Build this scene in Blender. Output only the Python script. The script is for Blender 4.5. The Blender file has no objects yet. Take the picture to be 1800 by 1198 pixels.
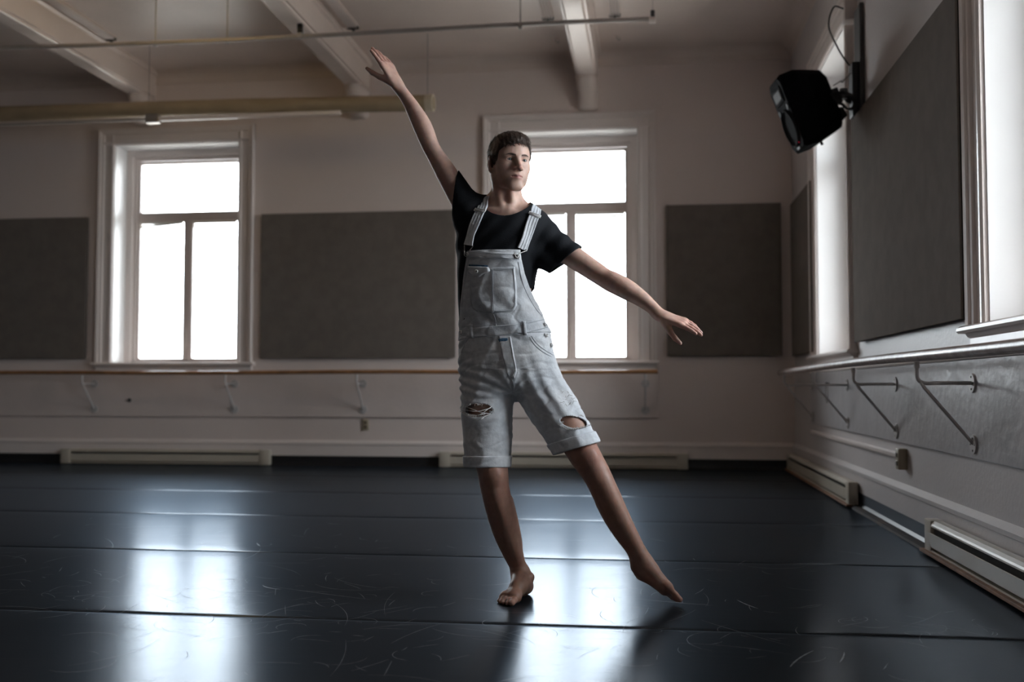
import bpy, bmesh, math, random
import numpy as np
from mathutils import Vector, Matrix
from mathutils.bvhtree import BVHTree

VOX = 0.0027
random.seed(7)
rng = np.random.default_rng(11)
scene = bpy.context.scene
C = bpy.context.scene.collection

# ------------------------------------------------------------------ camera, sky, exposure
FPX = 1800.0                       # focal length in pixels of the 1800 px wide frame
CAM_H = 0.80
_d = Vector((238.0, -82.0, FPX)).normalized()                 # world +Y in camera axes (right, up, forward)
_z = Vector((0.0, _d[2], -_d[1])).normalized()                # world +Z
_x = _d.cross(_z); _x = _x if _x[0] > 0 else -_x               # world +X
cam_data = bpy.data.cameras.new('camera')
cam_data.sensor_width = 36.0
cam_data.lens = 36.0 * FPX / 1800.0
cam_data.clip_start = 0.05
cam_data.dof.use_dof = True
cam_data.dof.focus_distance = 3.88
cam_data.dof.aperture_fstop = 2.0
cam = bpy.data.objects.new('camera', cam_data)
C.objects.link(cam)
# camera local axes in world: right = (x.r, y.r, z.r) ...
right = Vector((_x[0], _d[0], _z[0])); up = Vector((_x[1], _d[1], _z[1])); fwd = Vector((_x[2], _d[2], _z[2]))
cam.matrix_world = Matrix(((right[0], up[0], -fwd[0], 0.0),
                           (right[1], up[1], -fwd[1], 0.0),
                           (right[2], up[2], -fwd[2], CAM_H),
                           (0, 0, 0, 1)))
scene.camera = cam

def at(px, py, Y):
    """point of the room at depth Y (metres from the camera along the room) seen at that pixel"""
    v = right * (px - 900.0) + up * (599.0 - py) + fwd * FPX
    t = Y / v.y
    return Vector((v.x * t, Y, v.z * t + CAM_H))

world = bpy.data.worlds.new('overcast_sky')
scene.world = world
world.use_nodes = True
bg = world.node_tree.nodes['Background']
bg.inputs['Color'].default_value = (0.89, 0.945, 1.0, 1)
bg.inputs['Strength'].default_value = 18.0

scene.view_settings.view_transform = 'Standard'
scene.view_settings.look = 'None'
scene.view_settings.gamma = 1.0
scene.view_settings.use_curve_mapping = False
scene.view_settings.exposure = 0.0
scene.cycles.max_bounces = 12
scene.cycles.diffuse_bounces = 6
scene.cycles.glossy_bounces = 4
scene.cycles.transparent_max_bounces = 12
scene.cycles.sample_clamp_indirect = 6.0

def portal(loc, rot, w, h):
    l = bpy.data.lights.new('window_portal', 'AREA')
    l.shape = 'RECTANGLE'; l.size = w; l.size_y = h
    l.cycles.is_portal = True
    o = bpy.data.objects.new('window_portal', l)
    o.location = loc; o.rotation_euler = rot
    C.objects.link(o)

# window openings: back wall (x range), right wall (y range)
BACK_Y, RIGHT_X, LEFT_X, REAR_Y, CEIL = 10.25, 1.42, -8.6, -4.4, 4.18
WIN_W, WIN_Z0, WIN_Z1 = 1.395, 1.065, 3.40
BACK_WINS = [-4.957, -0.777]
RIGHT_WINS = [8.09, 3.80, -0.50]
for cx in BACK_WINS:
    portal((cx, BACK_Y + 0.44, (WIN_Z0 + WIN_Z1) / 2), (math.radians(-90), 0, 0), 1.3, 2.3)
for cy in RIGHT_WINS:
    portal((RIGHT_X + 0.44, cy, (WIN_Z0 + WIN_Z1) / 2), (math.radians(-90), 0, math.radians(-90)), 1.3, 2.3)

# ------------------------------------------------------------------ materials
MATS = {}
def mat(name, col, rough=0.5, metal=0.0, spec=0.5, var=0.0, var_scale=6.0, bump=0.0, bump_scale=60.0,
        stretch=(1, 1, 1), col2=None, rough_var=0.0, sss=0.0, coat=0.0):
    if name in MATS:
        return MATS[name]
    m = bpy.data.materials.new(name); m.use_nodes = True
    nt = m.node_tree; N = nt.nodes; L = nt.links
    b = N['Principled BSDF']
    b.inputs['Base Color'].default_value = (*col, 1)
    b.inputs['Roughness'].default_value = rough
    b.inputs['Metallic'].default_value = metal
    b.inputs['Specular IOR Level'].default_value = spec
    if coat: b.inputs['Coat Weight'].default_value = coat
    if sss:
        b.inputs['Subsurface Weight'].default_value = sss
        b.inputs['Subsurface Radius'].default_value = (1.0, 0.35, 0.2)
        b.inputs['Subsurface Scale'].default_value = 0.008
    tc = N.new('ShaderNodeTexCoord'); mp = N.new('ShaderNodeMapping')
    mp.inputs['Scale'].default_value = stretch
    L.new(tc.outputs['Object'], mp.inputs['Vector'])
    if var or col2 or rough_var:
        n = N.new('ShaderNodeTexNoise'); n.inputs['Scale'].default_value = var_scale; n.inputs['Detail'].default_value = 5
        L.new(mp.outputs['Vector'], n.inputs['Vector'])
        if var or col2:
            mx = N.new('ShaderNodeMix'); mx.data_type = 'RGBA'
            c2 = col2 if col2 else tuple(c * (1 - var) for c in col)
            rmp = N.new('ShaderNodeMapRange'); rmp.inputs[1].default_value = 0.35; rmp.inputs[2].default_value = 0.65
            L.new(n.outputs['Fac'], rmp.inputs[0]); L.new(rmp.outputs[0], mx.inputs[0])
            mx.inputs[6].default_value = (*col, 1); mx.inputs[7].default_value = (*c2, 1)
            L.new(mx.outputs[2], b.inputs['Base Color'])
        if rough_var:
            r2 = N.new('ShaderNodeMapRange'); r2.inputs[1].default_value = 0.3; r2.inputs[2].default_value = 0.7
            r2.inputs[3].default_value = rough - rough_var; r2.inputs[4].default_value = rough + rough_var
            L.new(n.outputs['Fac'], r2.inputs[0]); L.new(r2.outputs[0], b.inputs['Roughness'])
    if bump:
        n2 = N.new('ShaderNodeTexNoise'); n2.inputs['Scale'].default_value = bump_scale; n2.inputs['Detail'].default_value = 4
        L.new(mp.outputs['Vector'], n2.inputs['Vector'])
        bp = N.new('ShaderNodeBump'); bp.inputs['Strength'].default_value = bump; bp.inputs['Distance'].default_value = 0.01
        L.new(n2.outputs['Fac'], bp.inputs['Height']); L.new(bp.outputs['Normal'], b.inputs['Normal'])
    MATS[name] = m
    return m

M_WALL = mat('wall_paint', (0.745, 0.645, 0.60), 0.5, var=0.05, var_scale=1.5, bump=0.12, bump_scale=45)
M_CEIL = mat('ceiling_paint', (0.74, 0.635, 0.575), 0.35, var=0.08, var_scale=2.0, bump=0.25, bump_scale=25)
M_TRIM = mat('trim_paint', (0.78, 0.70, 0.66), 0.3, var=0.04, var_scale=3, bump=0.1, bump_scale=35)
M_BOARD = mat('board_paint', (0.72, 0.625, 0.585), 0.36, var=0.06, var_scale=4, bump=0.18, bump_scale=22)
M_JAMB = mat('jamb_white', (0.88, 0.86, 0.845), 0.4, var=0.03, var_scale=3)
M_FRAME = mat('window_frame_paint', (0.60, 0.51, 0.47), 0.4, var=0.06)
M_PANEL = mat('acoustic_fabric', (0.20, 0.172, 0.15), 0.95, spec=0.1, var=0.12, var_scale=9, bump=0.5, bump_scale=400)
M_PANEL_EDGE = mat('acoustic_panel_edge', (0.035, 0.033, 0.03), 0.9, spec=0.1)
M_HEAT = mat('heater_enamel', (0.52, 0.47, 0.39), 0.35, var=0.06, var_scale=8)
M_HEAT_DK = mat('heater_slot', (0.03, 0.028, 0.025), 0.7)
M_FIN = mat('heater_fin', (0.35, 0.34, 0.33), 0.4, metal=0.9)
M_RUBBER = mat('black_rubber', (0.012, 0.012, 0.014), 0.5)
M_BARRE = mat('barre_wood', (0.36, 0.175, 0.075), 0.3, var=0.35, var_scale=9, stretch=(1, 1, 1), coat=0.4)
M_BARRE2 = mat('barre_worn_paint', (0.36, 0.28, 0.245), 0.36, col2=(0.20, 0.125, 0.095), var_scale=14, coat=0.1, bump=0.15, bump_scale=60)
M_IRON = mat('bracket_paint', (0.56, 0.53, 0.52), 0.35, var=0.1, var_scale=20)
M_STEEL = mat('steel', (0.35, 0.33, 0.31), 0.35, metal=0.9)
M_DARKMETAL = mat('dark_metal', (0.03, 0.03, 0.03), 0.45, metal=0.4)
M_BLACK = mat('black_plastic', (0.008, 0.008, 0.009), 0.42, bump=0.1, bump_scale=300)
M_GREYPL = mat('grey_plastic', (0.06, 0.06, 0.062), 0.4)
M_TUBE = mat('beige_tube', (0.40, 0.31, 0.20), 0.55, var=0.12, var_scale=5)
M_TUBE_END = mat('beige_tube_end', (0.60, 0.52, 0.40), 0.5)
M_PIPE = mat('pipe_paint', (0.42, 0.38, 0.35), 0.4, var=0.1, var_scale=6)
M_WOODBASE = mat('bare_wood', (0.25, 0.12, 0.06), 0.7, var=0.4, var_scale=14)
M_BLIND = mat('blind_white', (0.7, 0.66, 0.6), 0.5)
M_CORD = mat('cord_black', (0.012, 0.012, 0.012), 0.5)
M_CORDG = mat('cord_grey', (0.22, 0.2, 0.19), 0.5)
M_OUTLET = mat('outlet_beige', (0.40, 0.34, 0.25), 0.4)

def glass_mat():
    m = bpy.data.materials.new('window_glass'); m.use_nodes = True
    nt = m.node_tree; N = nt.nodes; L = nt.links
    for n in list(N): N.remove(n)
    out = N.new('ShaderNodeOutputMaterial'); mix = N.new('ShaderNodeMixShader')
    t = N.new('ShaderNodeBsdfTransparent'); g = N.new('ShaderNodeBsdfGlossy'); fr = N.new('ShaderNodeFresnel')
    t.inputs['Color'].default_value = (0.97, 0.98, 0.98, 1)
    g.inputs['Roughness'].default_value = 0.02; fr.inputs['IOR'].default_value = 1.3
    L.new(fr.outputs[0], mix.inputs[0]); L.new(t.outputs[0], mix.inputs[1]); L.new(g.outputs[0], mix.inputs[2])
    L.new(mix.outputs[0], out.inputs['Surface'])
    return m
M_GLASS = glass_mat()

def floor_mat():
    """black vinyl with a bluish sheen: a sharp and a broad reflection over a near-black base"""
    m = bpy.data.materials.new('vinyl_dance_floor'); m.use_nodes = True
    nt = m.node_tree; N = nt.nodes; L = nt.links
    N.remove(N['Principled BSDF']); out = N['Material Output']
    geo = N.new('ShaderNodeNewGeometry')
    mp = N.new('ShaderNodeMapping'); mp.inputs['Scale'].default_value = (0.8, 34, 1)
    L.new(geo.outputs['Position'], mp.inputs['Vector'])
    st = N.new('ShaderNodeTexNoise'); st.inputs['Scale'].default_value = 3.0; st.inputs['Detail'].default_value = 8; st.inputs['Roughness'].default_value = 0.65
    L.new(mp.outputs['Vector'], st.inputs['Vector'])
    bl = N.new('ShaderNodeTexNoise'); bl.inputs['Scale'].default_value = 1.1; bl.inputs['Detail'].default_value = 6
    L.new(geo.outputs['Position'], bl.inputs['Vector'])
    mx = N.new('ShaderNodeMix'); mx.data_type = 'RGBA'
    mx.inputs[6].default_value = (0.0075, 0.0082, 0.0100, 1); mx.inputs[7].default_value = (0.017, 0.0185, 0.022, 1)
    L.new(st.outputs['Fac'], mx.inputs[0])
    df = N.new('ShaderNodeBsdfDiffuse'); L.new(mx.outputs[2], df.inputs['Color'])
    ad = N.new('ShaderNodeMath'); ad.operation = 'ADD'
    L.new(st.outputs['Fac'], ad.inputs[0]); L.new(bl.outputs['Fac'], ad.inputs[1])
    rr = N.new('ShaderNodeMapRange'); rr.inputs[1].default_value = 0.7; rr.inputs[2].default_value = 1.3
    rr.inputs[3].default_value = 0.09; rr.inputs[4].default_value = 0.17
    L.new(ad.outputs[0], rr.inputs[0])
    g1 = N.new('ShaderNodeBsdfGlossy'); g1.inputs['Color'].default_value = (0.89, 0.945, 1.0, 1); L.new(rr.outputs[0], g1.inputs['Roughness'])
    g2 = N.new('ShaderNodeBsdfGlossy'); g2.inputs['Color'].default_value = (0.62, 0.80, 1.0, 1); g2.inputs['Roughness'].default_value = 0.31
    gm = N.new('ShaderNodeMixShader'); gm.inputs[0].default_value = 0.30
    L.new(g1.outputs[0], gm.inputs[1]); L.new(g2.outputs[0], gm.inputs[2])
    fr = N.new('ShaderNodeFresnel'); fr.inputs['IOR'].default_value = 1.42
    bp = N.new('ShaderNodeBump'); bp.inputs['Strength'].default_value = 0.16; bp.inputs['Distance'].default_value = 0.003
    L.new(st.outputs['Fac'], bp.inputs['Height'])
    bp2 = N.new('ShaderNodeBump'); bp2.inputs['Strength'].default_value = 0.08; bp2.inputs['Distance'].default_value = 0.02
    L.new(bl.outputs['Fac'], bp2.inputs['Height']); L.new(bp.outputs['Normal'], bp2.inputs['Normal'])
    for s in (g1, g2, df): L.new(bp2.outputs['Normal'], s.inputs['Normal'])
    ms = N.new('ShaderNodeMixShader'); fm = N.new('ShaderNodeMath'); fm.operation = 'MULTIPLY_ADD'; fm.inputs[1].default_value = 0.35; fm.inputs[2].default_value = 0.03; L.new(fr.outputs[0], fm.inputs[0])
    L.new(fm.outputs[0], ms.inputs[0]); L.new(df.outputs[0], ms.inputs[1]); L.new(gm.outputs[0], ms.inputs[2])
    L.new(ms.outputs[0], out.inputs['Surface'])
    return m
M_FLOOR = floor_mat()

# ------------------------------------------------------------------ mesh helpers
def link(name, me, m, parent=None, smooth=False):
    o = bpy.data.objects.new(name, me)
    C.objects.link(o)
    if m is not None: me.materials.append(m)
    if parent is not None: o.parent = parent
    if smooth:
        me.polygons.foreach_set('use_smooth', [True] * len(me.polygons))
    return o

def obj(name, bm, m, parent=None, smooth=False, auto=False):
    bmesh.ops.recalc_face_normals(bm, faces=bm.faces)
    me = bpy.data.meshes.new(name); bm.to_mesh(me); bm.free()
    o = link(name, me, m, parent, smooth)
    if auto:
        me.polygons.foreach_set('use_smooth', [True] * len(me.polygons))
        me.set_sharp_from_angle(angle=math.radians(40))
    return o

def BM(): return bmesh.new()

def box(bm, x0, x1, y0, y1, z0, z1, bev=0.0):
    r = bmesh.ops.create_cube(bm, size=1.0)
    vs = r['verts']
    for v in vs:
        v.co = Vector((x0 + (v.co.x + .5) * (x1 - x0), y0 + (v.co.y + .5) * (y1 - y0), z0 + (v.co.z + .5) * (z1 - z0)))
    if bev:
        es = list({e for v in vs for e in v.link_edges})
        bmesh.ops.bevel(bm, geom=es, offset=bev, segments=2, profile=0.5, affect='EDGES')
    return vs

def tube(bm, pts, r, n=12, cap=True, radii=None):
    pts = [Vector(p) for p in pts]
    rings = []
    prev = None
    for i, p in enumerate(pts):
        if i == 0: t = pts[1] - p
        elif i == len(pts) - 1: t = p - pts[i - 1]
        else: t = (pts[i + 1] - p).normalized() + (p - pts[i - 1]).normalized()
        t.normalize()
        if prev is None:
            a = Vector((0, 0, 1)) if abs(t.z) < 0.9 else Vector((1, 0, 0))
            u = t.cross(a).normalized()
        else:
            u = (prev - t * prev.dot(t)).normalized()
        w = t.cross(u); prev = u
        rr = radii[i] if radii else r
        rings.append([bm.verts.new(p + (u * math.cos(2 * math.pi * k / n) + w * math.sin(2 * math.pi * k / n)) * rr) for k in range(n)])
    for a, b in zip(rings, rings[1:]):
        for k in range(n):
            bm.faces.new((a[k], a[(k + 1) % n], b[(k + 1) % n], b[k]))
    if cap:
        bm.faces.new(rings[0][::-1]); bm.faces.new(rings[-1])

def bez(pts, n=8):
    """Catmull-Rom through the points"""
    P = [Vector(p) for p in pts]; P = [P[0] * 2 - P[1]] + P + [P[-1] * 2 - P[-2]]
    out = []
    for i in range(1, len(P) - 2):
        for k in range(n):
            t = k / n
            out.append(0.5 * ((2 * P[i]) + (P[i + 1] - P[i - 1]) * t + (2 * P[i - 1] - 5 * P[i] + 4 * P[i + 1] - P[i + 2]) * t * t
                              + (3 * P[i] - P[i - 1] - 3 * P[i + 1] + P[i + 2]) * t ** 3))
    out.append(P[-2]); return out

def prism(bm, prof, axis, a0, a1):
    """extrude a closed 2D profile; axis 'x': prof=(y,z), 'y': prof=(x,z), 'z': prof=(x,y)"""
    def mk(p, a):
        return {'x': (a, p[0], p[1]), 'y': (p[0], a, p[1]), 'z': (p[0], p[1], a)}[axis]
    A = [bm.verts.new(mk(p, a0)) for p in prof]; B = [bm.verts.new(mk(p, a1)) for p in prof]
    n = len(prof)
    for i in range(n):
        bm.faces.new((A[i], A[(i + 1) % n], B[(i + 1) % n], B[i]))
    bm.faces.new(A[::-1]); bm.faces.new(B)

def tag(o, label=None, cat=None, group=None, kind=None):
    if label: o['label'] = label
    if cat: o['category'] = cat
    if group: o['group'] = group
    if kind: o['kind'] = kind
    return o

def thing(name, label, cat, loc=(0, 0, 0), rz=0.0, group=None, kind=None):
    o = bpy.data.objects.new(name, None); C.objects.link(o)
    o.empty_display_size = 0.1
    o.location = loc; o.rotation_euler = (0, 0, rz)
    return tag(o, label, cat, group, kind)

def struct(name, bm, m, label, cat='structure', parent=None, **k):
    o = obj(name, bm, m, parent, **k)
    return tag(o, label, cat, kind='structure')

# ------------------------------------------------------------------ room shell
TH = 0.42
def wall_boxes(bm, fn, u0, u1, z0, z1, holes):
    us = sorted({u0, u1, *[h for a in holes for h in a[:2]]}); zs = sorted({z0, z1, *[h for a in holes for h in a[2:]]})
    for a, b in zip(us, us[1:]):
        col = []
        for c, d in zip(zs, zs[1:]):
            if any(h[0] <= a and b <= h[1] and h[2] <= c and d <= h[3] for h in holes):
                col.append(None)
            else:
                col.append((c, d))
        i = 0
        while i < len(col):                                   # merge runs so that plain stretches are one box
            if col[i] is None: i += 1; continue
            j = i
            while j + 1 < len(col) and col[j + 1] is not None: j += 1
            fn(bm, a, b, col[i][0], col[j][1]); i = j + 1

bm = BM()
hl = [(c - WIN_W / 2, c + WIN_W / 2, WIN_Z0, WIN_Z1) for c in BACK_WINS]
wall_boxes(bm, lambda b, u0, u1, z0, z1: box(b, u0, u1, BACK_Y, BACK_Y + TH, z0, z1), LEFT_X - .3, RIGHT_X + TH, -0.3, CEIL + .3, hl)
struct('wall_back', bm, M_WALL, 'off-white plastered back wall with two tall windows', 'wall')
bm = BM()
hl = [(c - WIN_W / 2, c + WIN_W / 2, WIN_Z0, WIN_Z1) for c in RIGHT_WINS]
wall_boxes(bm, lambda b, u0, u1, z0, z1: box(b, RIGHT_X, RIGHT_X + TH, u0, u1, z0, z1), REAR_Y - .3, BACK_Y, -0.3, CEIL + .3, hl)
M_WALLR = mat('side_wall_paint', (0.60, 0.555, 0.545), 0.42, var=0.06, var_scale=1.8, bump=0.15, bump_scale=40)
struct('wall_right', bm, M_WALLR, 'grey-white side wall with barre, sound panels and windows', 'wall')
bm = BM(); box(bm, LEFT_X - .3, LEFT_X, REAR_Y - .3, BACK_Y, -.3, CEIL + .3)
struct('wall_left', bm, mat('darkened_left_wall', (.12, .105, .095), .9), 'wall on the far left, darkened to cut bounce light, outside the picture', 'wall')  # unseen wall, its dark colour chosen to reduce light bounced from the left
bm = BM(); box(bm, LEFT_X, RIGHT_X, REAR_Y - .3, REAR_Y, -.3, CEIL + .3)
struct('wall_rear', bm, mat('rear_wall_paint', (.56, .49, .46), .6), 'plain wall behind the viewer, outside the picture', 'wall')
bm = BM(); box(bm, LEFT_X, RIGHT_X, REAR_Y, BACK_Y, CEIL, CEIL + .3)
struct('ceiling', bm, M_CEIL, 'old painted plaster ceiling with shallow beams', 'ceiling')
bm = BM(); box(bm, LEFT_X, RIGHT_X, REAR_Y, BACK_Y, -.3, -0.004)
floor = struct('floor', bm, mat('subfloor', (0.01, 0.01, 0.011), 0.7), 'glossy black vinyl dance floor laid in wide strips', 'floor')

# ground outside, a storey below the windows
bm = BM(); box(bm, -60, 60, -60, 80, -5.0, -4.6)
struct('ground', bm, mat('outside_ground', (.42, .385, .345), .9, var=.3, var_scale=.5), 'open ground outside, below the windows', 'ground')

# vinyl strips with slightly lifted seams
seams = [REAR_Y, -3.45, -2.07, -0.69, 0.69, 2.08, 3.475, 4.825, 6.21, 7.62, 9.0, BACK_Y - 0.02]
MAT_X1 = RIGHT_X - 0.075
for a, b in zip(seams, seams[1:]):
    bm = BM()
    a1, b1 = a + 0.003, b - 0.003
    ys = [a1, a1 + 0.006, a1 + 0.03, a1 + .2, (a1 + b1) / 2, b1 - .2, b1 - 0.03, b1 - 0.006, b1]
    zs = [-0.003, -0.0002, 0.0009, 0, 0, 0, 0.0009, -0.0002, -0.003]
    xs = np.linspace(LEFT_X, MAT_X1, 9)
    g = [[bm.verts.new((x, y, z)) for y, z in zip(ys, zs)] for x in xs]
    for i in range(len(xs) - 1):
        for j in range(len(ys) - 1):
            bm.faces.new((g[i][j], g[i + 1][j], g[i + 1][j + 1], g[i][j + 1]))
    o = obj('vinyl_strip', bm, M_FLOOR, floor, smooth=True)

# pale scuff marks left by shoes: thin curved smears lying on the vinyl
def scuff_mesh():
    bm = BM()
    def arc(x, y, L, ang, curv, w):
        n = 9; p = Vector((x, y)); a = ang; rows = []
        for i in range(n):
            t = i / (n - 1)
            ww = w * (math.sin(math.pi * min(max(t, .03), .97)) ** .6) * random.uniform(.5, 1.1) / 2
            d = Vector((math.cos(a), math.sin(a))); q = Vector((-d.y, d.x))
            rows.append((bm.verts.new((*(p + q * ww), 0.0016)), bm.verts.new((*(p - q * ww), 0.0016))))
            p = p + d * (L / (n - 1)); a += curv / (n - 1)
        for r0, r1 in zip(rows, rows[1:]):
            bm.faces.new((r0[0], r0[1], r1[1], r1[0]))
    clusters = [(-1.95, 3.6, .55, 46), (-2.9, 3.9, .55, 26), (-1.35, 3.9, .4, 26), (-2.3, 4.7, .8, 20), (-1.0, 3.2, .45, 20), (-0.25, 3.25, .35, 26),
                (0.1, 3.9, .3, 18), (0.85, 3.65, .22, 14), (0.3, 3.2, .4, 10), (-1.2, 4.9, .7, 14), (-3.5, 5.2, .8, 10), (0.1, 4.6, .4, 8)]
    for cx, cy, s, k in clusters:
        for _ in range(int(k * 1.8)):
            x = min(random.gauss(cx, s), 1.1); y = max(random.gauss(cy, s * .75), 2.3)
            big = random.random() < 0.22
            arc(x, y, random.uniform(.12, .42) if big else random.uniform(.03, .16), random.uniform(0, 6.28), random.gauss(0, 1.1), random.uniform(.0008, .0018) if big else random.uniform(.0008, .002))
    for x, y, L, a, cv, w in [(0.33, 3.98, .16, -1.3, .3, .006), (0.40, 3.05, .22, 1.25, -.3, .007), (0.55, 3.12, .13, 1.2, .2, .006), (-0.05, 3.95, .30, -.35, .15, .003),
                              (-1.55, 4.02, .13, -1.0, .9, .008), (-1.5, 4.0, .5, -.45, .1, .002), (-3.3, 3.25, .5, -.9, .3, .004), (-2.0, 5.1, .12, -1.1, .1, .008)]:
        arc(x, y, L, a, cv, w)
    return bm
m_scuff = mat('scuff_smear', (0.20, 0.23, 0.29), 0.55, var=0.6, var_scale=40)
sc = obj('scuff_marks', scuff_mesh(), m_scuff, floor)
tag(sc, kind='stuff', label='pale curved shoe scuffs on the black vinyl')

# black rubber kick strip and white baseboard along the walls
bm = BM()
prism(bm, [(BACK_Y, 0), (BACK_Y - .035, 0), (BACK_Y - .02, .012), (BACK_Y - .014, .04), (BACK_Y - .012, .098), (BACK_Y, .1)], 'x', LEFT_X, RIGHT_X - .02)
struct('trim_1', bm, M_RUBBER, 'black rubber kick strip along the foot of the back wall', 'trim')
bm = BM()
prism(bm, [(BACK_Y, .1), (BACK_Y - .02, .1), (BACK_Y - .02, .21), (BACK_Y - .028, .215), (BACK_Y - .028, .235), (BACK_Y - .012, .25), (BACK_Y, .262)], 'x', LEFT_X, RIGHT_X - .02)
struct('baseboard_back', bm, M_TRIM, 'white moulded baseboard on the back wall', 'baseboard')
bm = BM()
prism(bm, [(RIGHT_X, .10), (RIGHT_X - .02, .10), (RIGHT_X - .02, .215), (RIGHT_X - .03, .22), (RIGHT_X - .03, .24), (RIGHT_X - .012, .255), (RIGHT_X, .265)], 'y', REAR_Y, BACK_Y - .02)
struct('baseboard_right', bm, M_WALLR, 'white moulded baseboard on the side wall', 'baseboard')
bm = BM()
prism(bm, [(RIGHT_X, 0), (RIGHT_X - .045, 0), (RIGHT_X - .03, .012), (RIGHT_X - .016, .03), (RIGHT_X - .014, .1), (RIGHT_X, .1)], 'y', REAR_Y, BACK_Y - .03)
struct('trim_2', bm, mat('kick_strip_blue', (0.035, 0.045, 0.06), 0.4), 'dark blue-black kick strip along the foot of the side wall', 'trim')
bm = BM(); prism(bm, [(MAT_X1 - .012, -.004), (MAT_X1 + .075, -.004), (MAT_X1 + .045, .014), (MAT_X1 + .02, .018), (MAT_X1 - .004, .012)], 'y', REAR_Y, BACK_Y - .04)
struct('trim_3', bm, mat('edge_strip', (0.022, 0.024, 0.03), 0.75, spec=.2, col2=(0.06, 0.04, 0.03), var_scale=5), 'worn edge strip where the dance floor meets the side wall', 'trim')

# cornices
def cove(r, n=6):
    return [(r * (1 - math.cos(a)), r * (1 - math.sin(a))) for a in np.linspace(0, math.pi / 2, n)]
bm = BM()
r = .11
prof = [(BACK_Y, CEIL)] + [(BACK_Y - u, CEIL - v) for u, v in cove(r)]
prism(bm, prof, 'x', LEFT_X, RIGHT_X)
prism(bm, [(BACK_Y, CEIL - r - .002), (BACK_Y - .02, CEIL - r - .002), (BACK_Y - .014, CEIL - r - .03), (BACK_Y, CEIL - r - .035)], 'x', LEFT_X, RIGHT_X)
struct('trim_4', bm, M_CEIL, 'plaster cove where back wall meets ceiling', 'trim')
bm = BM()
r = .14
prism(bm, [(RIGHT_X, CEIL)] + [(RIGHT_X - u, CEIL - v) for u, v in cove(r)], 'y', REAR_Y, BACK_Y)
struct('trim_5', bm, M_CEIL, 'plaster cove where side wall meets ceiling', 'trim')

# ceiling beams with plaster corbels under them
BEAMS = [-5.31, -2.955, -0.58]
bl = ['concrete-white ceiling beam furthest left', 'grey-white ceiling beam reaching the wall left of the dancer', 'ceiling beam with brightly lit underside above the right back window']
beams_all = [-7.72] + BEAMS
for i, bx in enumerate(beams_all):
    bm = BM()
    w = .105; zb = 3.875
    prism(bm, [(bx - w - .03, CEIL + .01), (bx - w - .03, CEIL - .04), (bx - w, CEIL - .055), (bx - w, zb + .03), (bx - w + .02, zb + .03), (bx - w + .02, zb + .008), (bx - w + .035, zb),
               (bx + w - .035, zb), (bx + w - .02, zb + .008), (bx + w - .02, zb + .03), (bx + w, zb + .03), (bx + w, CEIL - .055), (bx + w + .03, CEIL - .04), (bx + w + .03, CEIL + .01)], 'y', REAR_Y, BACK_Y + .005)
    o = struct('ceiling_beam', bm, M_CEIL, ['ceiling beam beyond the left edge of the picture'][0] if i == 0 else bl[i - 1], 'beam')
    # corbel: lumpy plaster bracket
    bm = BM()
    rows = []
    zs = [zb + .02, zb - .05, zb - .12, zb - .2, zb - .26, zb - .285]
    ds = [.34, .29, .20, .15, .12, .05]; ws = [.118, .112, .1, .098, .104, .07]
    for z, dp, ww in zip(zs, ds, ws):
        ring = []
        for k in range(9):
            a = math.pi * k / 8
            ring.append(bm.verts.new((bx - ww * math.cos(a) * (1 + .06 * random.uniform(-1, 1)), BACK_Y + .01 - dp * (math.sin(a) ** .5) * (1 + .05 * random.uniform(-1, 1)), z + random.uniform(-.006, .006))))
        rows.append(ring)
    for a, b in zip(rows, rows[1:]):
        for k in range(8): bm.faces.new((a[k], a[k + 1], b[k + 1], b[k]))
    bm.faces.new(rows[-1]); bm.faces.new(rows[0][::-1])
    obj('corbel', bm, M_CEIL, o, smooth=True)

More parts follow.
